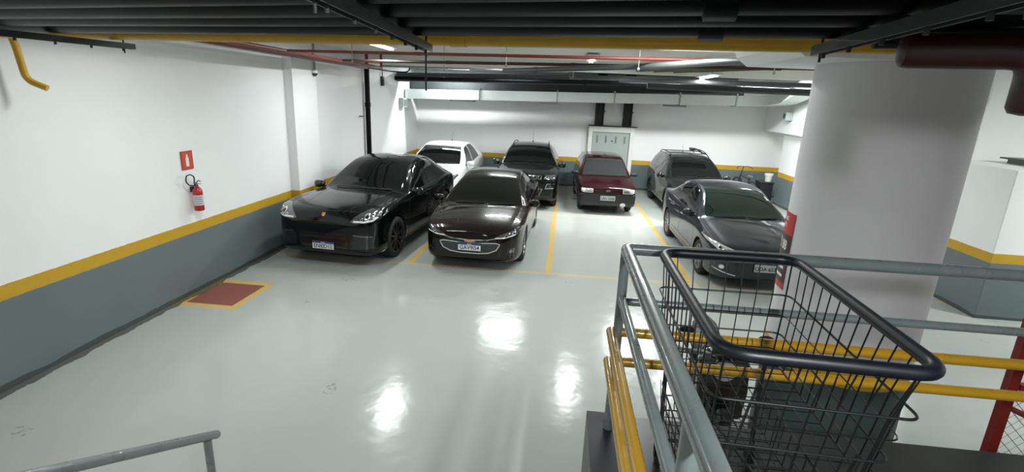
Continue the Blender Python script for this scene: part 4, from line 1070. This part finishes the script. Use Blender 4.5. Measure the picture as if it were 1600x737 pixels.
# 3 dark red hatchback
def hatch():
    c = Car(dict(name='hatchback', L=3.69, W=1.55, r=.275, fo=.72, wb_=2.36, tw=.165, rim=.175, rimmat='dark_alloy', spokes=6, spw=.04, paint='p_red', crown=.035, gap=.03, wb=.97,
        pos=(1.29, 13.80), rot=.035, label='dark red boxy hatchback with a grey number plate in the back row',
        top=[(0, .66), (.02, .73), (.08, .77), (.3, .83), (.7, .90), (.98, .94), (1.25, 1.14), (1.55, 1.34), (1.75, 1.40), (2.2, 1.44), (3.0, 1.43), (3.35, 1.38), (3.55, 1.10), (3.66, .95), (3.69, .7)],
        belt=[(0, .64), (.08, .735), (.5, .82), (1.0, .885), (2.0, .91), (3.4, .93), (3.69, .68)],
        hw=[(0, .68), (.02, .71), (.08, .745), (.25, .765), (.72, .775), (3.3, .775), (3.6, .74), (3.69, .68)],
        rw=[(0, .64), (.1, .67), (.95, .69), (1.1, .68), (1.6, .575), (2.2, .56), (3.2, .55), (3.6, .60), (3.69, .6)],
        sill=[(0, .30), (.06, .24), (.5, .20), (3.3, .20), (3.69, .32)]))
    c.windscreen(1.03, 1.63, 'glass_grey', bow=.05, inset=.04); c.side_glass(1.25, 2.15, 1.62, 2.12); c.side_glass(2.22, 3.05, 2.20, 3.02); c.side_glass(3.1, 3.4, 3.08, 3.28)
    c.mirror(1.22, .97, .19, M['black_plastic'], .06)
    hl = [(.40, .60), (.66, .60), (.72, .63), (.72, .71), (.40, .71)]
    for sx in (-1, 1):
        o = c.decal('headlamp', [(sx*x, z) for x, z in hl], 'F', 'lamp_clear', off=.006, step=.03)
        c.strip('lamp_divider', [(sx*.60, .60), (sx*.60, .71)], .012, 'F', 'trim', off=.010, parent=o)
        c.decal('reflector', [(sx*.43, .62), (sx*.57, .62), (sx*.57, .69), (sx*.43, .69)], 'F', 'chrome', off=.009, parent=o, step=.03)
    c.decal('front_bumper', [(-.74, .25), (.74, .25), (.745, .55), (.70, .575), (-.70, .575), (-.745, .55)], 'F', 'black_plastic', off=.022, skirt=.03)
    for ax in 'LR': c.decal('bumper_side', [(.02, .30), (.40, .30), (.40, .55), (.02, .56)], ax, 'black_plastic', off=.014, skirt=.02)
    c.decal('grille_slot', [(-.34, .60), (.34, .60), (.34, .615), (-.34, .615)], 'F', 'trim', off=.004)
    for k in range(5): c.decal('badge', [(-.052+.024*k, .635), (-.040+.024*k, .635), (-.030+.024*k, .685), (-.042+.024*k, .685)], 'F', 'chrome', off=.008, step=.02)
    c.plate(.47, 'LAN 3508', True, y=-.052)
    for sx in (1,): c.fascia_disc('tow_cap', .42, .30, .055, 'lamp_clear', .028, 1.3)
    for z in (.62,): 
        for ax in 'LR': c.decal('side_moulding', [(.98, .47), (2.9, .47), (2.9, .53), (.98, .53)], ax, 'black_plastic', off=.012)
    c.strip('bonnet_gap', [(-.60, .10), (.60, .10)], .01, 'T', 'trim', off=.001)
    shut(c, [(1.20, .88), (1.05, .7), (1.05, .30), (2.14, .30), (2.18, .9)]); shut(c, [(2.20, .30), (2.70, .32), (2.98, .6), (3.06, .92)])
    handles(c, [(2.0, .80)], M['black_plastic']); c.wipers(1.0)
hatch()

# 4 black SUV with chrome details
def compact_suv():
    c = Car(dict(name='suv', L=4.39, W=1.82, r=.355, fo=.86, wb_=2.636, tw=.225, rim=.235, rimmat='alloy', spokes=5, spw=.05, paint='p_jeep', crown=.04, gap=.045, wb=.965,
        pos=(-.98, 13.82), rot=.01, label='black SUV with chrome fog lamp frames left of the dark red hatchback',
        top=[(0, .82), (.03, .92), (.10, .98), (.4, 1.03), (.9, 1.09), (1.2, 1.13), (1.5, 1.33), (1.85, 1.54), (2.1, 1.61), (2.5, 1.645), (3.3, 1.62), (3.9, 1.52), (4.15, 1.25), (4.33, 1.05), (4.39, .85)],
        belt=[(0, .80), (.1, .92), (.4, .98), (1.2, 1.05), (2.5, 1.08), (3.9, 1.14), (4.39, .84)],
        hw=[(0, .66), (.02, .74), (.07, .80), (.16, .86), (.35, .895), (.86, .91), (1.6, .895), (3.5, .91), (4.1, .87), (4.39, .72)],
        rw=[(0, .60), (.1, .70), (1.15, .77), (1.3, .77), (1.95, .62), (2.4, .60), (3.8, .58), (4.2, .66), (4.39, .62)],
        sill=[(0, .36), (.1, .28), (.5, .22), (3.9, .23), (4.39, .38)]))
    c.windscreen(1.27, 1.98); c.side_glass(1.50, 2.30, 1.95, 2.28); c.side_glass(2.38, 3.20, 2.36, 3.15); c.side_glass(3.28, 3.75, 3.23, 3.68)
    c.mirror(1.45, 1.12, .22, M['gloss_black'], .09)
    c.lamp([(.50, .87), (.78, .88), (.84, .93), (.80, .97), (.55, .965)], [(.60, .917, .032), (.72, .92, .032)], None, 'lamp_glass', 'chrome')
    for k in range(7):
        x = -.39+.13*k; g = c.decal('grille_slot', [(x-.045, .87), (x+.045, .87), (x+.045, .955), (x-.045, .955)], 'F', 'gloss_black', off=.005)
        c.strip('slot_frame', [(x-.045, .87), (x+.045, .87), (x+.045, .955), (x-.045, .955)], .012, 'F', 'chrome', off=.010, closed=True, parent=g, step=.02)
    fr = [(.56, .62), (.78, .64), (.82, .76), (.60, .75)]
    for sx in (-1, 1):
        o = c.decal('fog_recess', [(sx*x, z) for x, z in fr], 'F', 'gloss_black', off=.005)
        c.strip('fog_frame', [(sx*x, z) for x, z in fr], .020, 'F', 'chrome', off=.012, closed=True, parent=o, step=.02)
        c.fascia_disc('fog_lamp', sx*.69, .69, .035, 'dark_chrome', .012, parent=o)
    c.decal('lower_intake', [(-.42, .50), (.42, .50), (.48, .60), (-.48, .60)], 'F', 'trim', off=.005)
    c.strip('intake_frame', [(-.42, .49), (.42, .49), (.48, .60), (-.48, .60)], .018, 'F', 'chrome', off=.011, closed=True)
    arches(c); c.roof_rails(1.95, 3.9, M['trim'], .05); c.wipers(1.22); c.antenna(3.4, .30)
    shut(c, [(1.38, 1.05), (1.30, .8), (1.30, .36), (2.33, .35), (2.35, 1.08)]); shut(c, [(2.36, .35), (2.95, .36), (3.14, .6), (3.22, 1.1)]); handles(c, [(2.12, .93), (3.05, .96)])
compact_suv()

# 5 white crossover
def crossover():
    c = Car(dict(name='crossover', L=4.29, W=1.77, r=.335, fo=.86, wb_=2.61, tw=.215, rim=.22, rimmat='alloy', spokes=5, spw=.045, paint='p_white', crown=.04, gap=.045,
        pos=(-3.69, 13.35), rot=-.034, label='white crossover in the far left corner behind the black coupe SUV',
        top=[(0, .70), (.03, .82), (.10, .88), (.35, .95), (.8, 1.03), (1.1, 1.08), (1.5, 1.32), (1.85, 1.49), (2.1, 1.565), (2.5, 1.605), (3.1, 1.58), (3.7, 1.43), (4.05, 1.20), (4.23, 1.02), (4.29, .85)],
        belt=[(0, .69), (.1, .83), (.4, .91), (1.1, 1.0), (2.5, 1.04), (3.6, 1.12), (4.1, 1.08), (4.29, .84)],
        hw=[(0, .60), (.02, .68), (.07, .75), (.16, .81), (.35, .86), (.86, .885), (1.6, .87), (3.4, .885), (4.0, .85), (4.29, .70)],
        rw=[(0, .54), (.1, .64), (1.05, .74), (1.2, .74), (1.95, .61), (2.4, .59), (3.6, .56), (4.0, .64), (4.29, .6)],
        sill=[(0, .30), (.1, .24), (.5, .20), (3.8, .21), (4.29, .36)]))
    c.windscreen(1.18, 1.95); c.side_glass(1.45, 2.32, 1.95, 2.30); c.side_glass(2.38, 3.25, 2.36, 3.05)
    for ax in 'LR': c.strip('window_moulding', [(1.35, 1.02), (2.4, 1.052), (3.4, 1.13)], .014, ax, 'chrome', off=.006)
    c.mirror(1.42, 1.08, .21)
    c.lamp([(.36, .70), (.60, .71), (.78, .77), (.845, .87), (.82, .905), (.60, .85), (.38, .78)], [(.62, .79, .035), (.74, .83, .03)], [(.40, .735), (.60, .755), (.76, .81)], 'lamp_glass', 'chrome')
    c.strip('chrome_bar', [(-.44, .775), (0, .755), (.44, .775)], .04, 'F', 'chrome', off=.010)
    c.decal('grille', [(-.38, .64), (.38, .64), (.42, .73), (-.42, .73)], 'F', 'gloss_black', off=.005)
    c.decal('lower_intake', [(-.5, .36), (.5, .36), (.56, .50), (-.56, .50)], 'F', 'trim', off=.005)
    for sx in (-1, 1):
        c.decal('fog_recess', [(sx*.62, .42), (sx*.78, .44), (sx*.78, .56), (sx*.66, .54)], 'F', 'trim', off=.005); c.fascia_disc('fog_lamp', sx*.71, .49, .035, 'chrome', .010)
    arches(c, .04); c.wipers(1.14); c.antenna(3.0, .26)
    shut(c, [(1.32, 1.0), (1.24, .75), (1.24, .34), (2.33, .33), (2.36, 1.03)]); shut(c, [(2.37, .33), (2.95, .34), (3.14, .6), (3.22, 1.08)]); handles(c, [(2.12, .88)])
crossover()

# 6 graphite sedan at right
def grey_sedan():
    c = Car(dict(name='sedan', L=4.60, W=1.775, r=.32, fo=.92, wb_=2.70, tw=.205, rim=.225, rimmat='alloy', spokes=10, spw=.02, paint='p_grey', crown=.045, gap=.035,
        pos=(3.48, 8.37), rot=.02, label='graphite grey sedan parked behind the guard rail beside the round column',
        top=[(0, .60), (.03, .70), (.10, .76), (.3, .82), (.7, .91), (1.1, .985), (1.25, 1.01), (1.6, 1.20), (2.0, 1.38), (2.25, 1.445), (2.6, 1.48), (3.0, 1.465), (3.4, 1.39), (3.85, 1.19), (4.15, 1.10), (4.48, 1.08), (4.57, 1.0), (4.60, .85)],
        belt=[(0, .59), (.1, .71), (.35, .79), (.8, .88), (1.25, .95), (2.5, .98), (3.6, 1.02), (4.3, 1.02), (4.60, .84)],
        hw=[(0, .52), (.02, .62), (.06, .70), (.14, .775), (.28, .83), (.55, .87), (.92, .888), (1.6, .88), (2.6, .885), (3.6, .888), (4.15, .86), (4.45, .79), (4.60, .64)],
        rw=[(0, .46), (.1, .58), (.3, .67), (1.2, .745), (1.35, .745), (2.05, .61), (2.5, .585), (3.2, .57), (3.8, .61), (4.15, .69), (4.60, .56)],
        sill=[(0, .25), (.1, .20), (.5, .17), (4.0, .18), (4.45, .28), (4.60, .36)]))
    c.windscreen(1.32, 2.14, 'glass_green'); c.side_glass(1.60, 2.46, 2.12, 2.44); c.side_glass(2.54, 3.32, 2.52, 3.17); c.windscreen(3.40, 3.90, name='rear_window', bow=-.05)
    for ax in 'LR': c.strip('window_moulding', [(1.45, .965), (2.5, .992), (3.5, 1.03)], .012, ax, 'chrome', off=.006)
    c.mirror(1.52, 1.0, .20)
    c.lamp([(.40, .625), (.56, .635), (.76, .68), (.86, .75), (.875, .80), (.80, .785), (.62, .725), (.42, .675)], [(.62, .675, .03), (.74, .715, .03)], [(.40, .640), (.57, .648), (.77, .695)], 'lamp_clear', 'chrome')
    c.strip('chrome_bar', [(-.42, .655), (-.2, .640), (.2, .640), (.42, .655)], .024, 'F', 'chrome', off=.010)
    c.strip('chrome_bar', [(-.44, .622), (-.2, .600), (.2, .600), (.44, .622)], .012, 'F', 'chrome', off=.010)
    c.fascia_disc('badge', 0, .645, .05, 'chrome', .014, 1.4)
    c.decal('lower_grille', [(-.50, .50), (.50, .50), (.44, .30), (-.44, .30)], 'F', 'gloss_black', off=.005)
    for sx in (-1, 1):
        o = c.decal('fog_recess', [(sx*.58, .34), (sx*.76, .36), (sx*.80, .47), (sx*.62, .45)], 'F', 'gloss_black', off=.005); c.fascia_disc('fog_lamp', sx*.70, .41, .036, 'chrome', .010, parent=o)
        c.strip('fog_trim', [(sx*.48, .28), (sx*.62, .31), (sx*.80, .36)], .014, 'F', 'chrome', off=.010)
    c.plate(.44, 'ODA 6532', True)
    for sx in (-1, 1): c.strip('bonnet_crease', [(sx*.24, .2), (sx*.34, .7), (sx*.50, 1.22)], .006, 'T', 'trim', off=.0006)
    shut(c, [(1.45, .95), (1.36, .7), (1.36, .30), (2.46, .29), (2.49, .97)]); shut(c, [(2.50, .29), (3.16, .30), (3.34, .55), (3.38, 1.0)]); handles(c, [(2.25, .84), (3.17, .87)], M['chrome'])
    c.wipers(1.28)
    for ax in 'LR': c.strip('side_moulding', [(1.45, .36), (3.1, .38)], .03, ax, 'dark_chrome', off=.006)
grey_sedan()

# 7 dark estate with roof rack
def wagon():
    c = Car(dict(name='estate_car', L=4.25, W=1.72, r=.32, fo=.84, wb_=2.50, tw=.205, rim=.20, rimmat='dark_alloy', spokes=6, spw=.03, paint='p_wagon', crown=.04, gap=.04, wb=.965,
        pos=(3.80, 13.52), rot=.02, label='dark grey estate car with a roof rack behind the graphite sedan',
        top=[(0, .70), (.03, .78), (.10, .83), (.35, .90), (.8, .99), (1.1, 1.04), (1.45, 1.27), (1.85, 1.48), (2.05, 1.535), (2.5, 1.57), (3.5, 1.56), (3.95, 1.48), (4.12, 1.20), (4.21, 1.0), (4.25, .8)],
        belt=[(0, .68), (.1, .79), (.4, .87), (1.1, .96), (2.5, 1.0), (3.9, 1.04), (4.25, .79)],
        hw=[(0, .62), (.02, .68), (.07, .74), (.16, .79), (.35, .83), (.84, .86), (1.6, .85), (3.6, .86), (4.05, .83), (4.25, .72)],
        rw=[(0, .56), (.1, .64), (1.05, .72), (1.2, .72), (1.95, .59), (2.4, .575), (3.9, .56), (4.15, .63), (4.25, .62)],
        sill=[(0, .34), (.1, .27), (.5, .22), (3.8, .23), (4.25, .38)]))
    c.windscreen(1.17, 1.93, 'glass'); c.side_glass(1.42, 2.25, 1.92, 2.23, 'glass_grey'); c.side_glass(2.32, 3.08, 2.30, 3.04, 'glass_grey'); c.side_glass(3.15, 3.75, 3.12, 3.65, 'glass_grey')
    c.mirror(1.40, 1.03, .19, M['gloss_black'])
    c.lamp([(.42, .68), (.66, .69), (.79, .76), (.77, .84), (.60, .81), (.44, .77)], [(.56, .74, .04), (.69, .765, .03)], None, 'lamp_clear', 'chrome')
    c.decal('grille', [(-.38, .68), (.38, .68), (.40, .75), (-.40, .75)], 'F', 'gloss_black', off=.005)
    c.decal('bumper', [(-.78, .34), (.78, .34), (.79, .56), (-.79, .56)], 'F', 'trim', off=.012)
    arches(c, .06); c.roof_rails(1.95, 3.9, M['dark_steel'], .06, .01, .014)
    # cross bars with a folded bike carrier at the right
    for y in (2.35, 3.3):
        h, nr, d = c.cast((.5, y), 'T'); MB().tube([(-.56, y, h.z+.055), (.56, y, h.z+.055)], .014, 8).build('cross_bar', M['dark_steel'], c.root)
    MB().tube(fillet([(.30, 3.30, 1.63), (.34, 3.05, 1.70), (.36, 2.6, 1.69), (.40, 2.3, 1.63)], .1, 4), .022, 8).tube(fillet([(.44, 3.30, 1.63), (.46, 3.0, 1.68), (.48, 2.6, 1.67), (.50, 2.3, 1.63)], .1, 4), .014, 8).build('bike_carrier', M['black_plastic'], c.root)
    MB().box(.24, .36, 3.0, 3.25, 1.63, 1.71).build('carrier_clamp', M['black_plastic'], c.root, None, .015)
    shut(c, [(1.30, .96), (1.22, .75), (1.22, .36), (2.27, .35), (2.29, .99)]); shut(c, [(2.30, .35), (2.85, .36), (3.02, .6), (3.10, 1.02)]); handles(c, [(2.08, .88), (2.92, .90)])
    c.wipers(1.13); c.antenna(3.0, .22)
wagon()
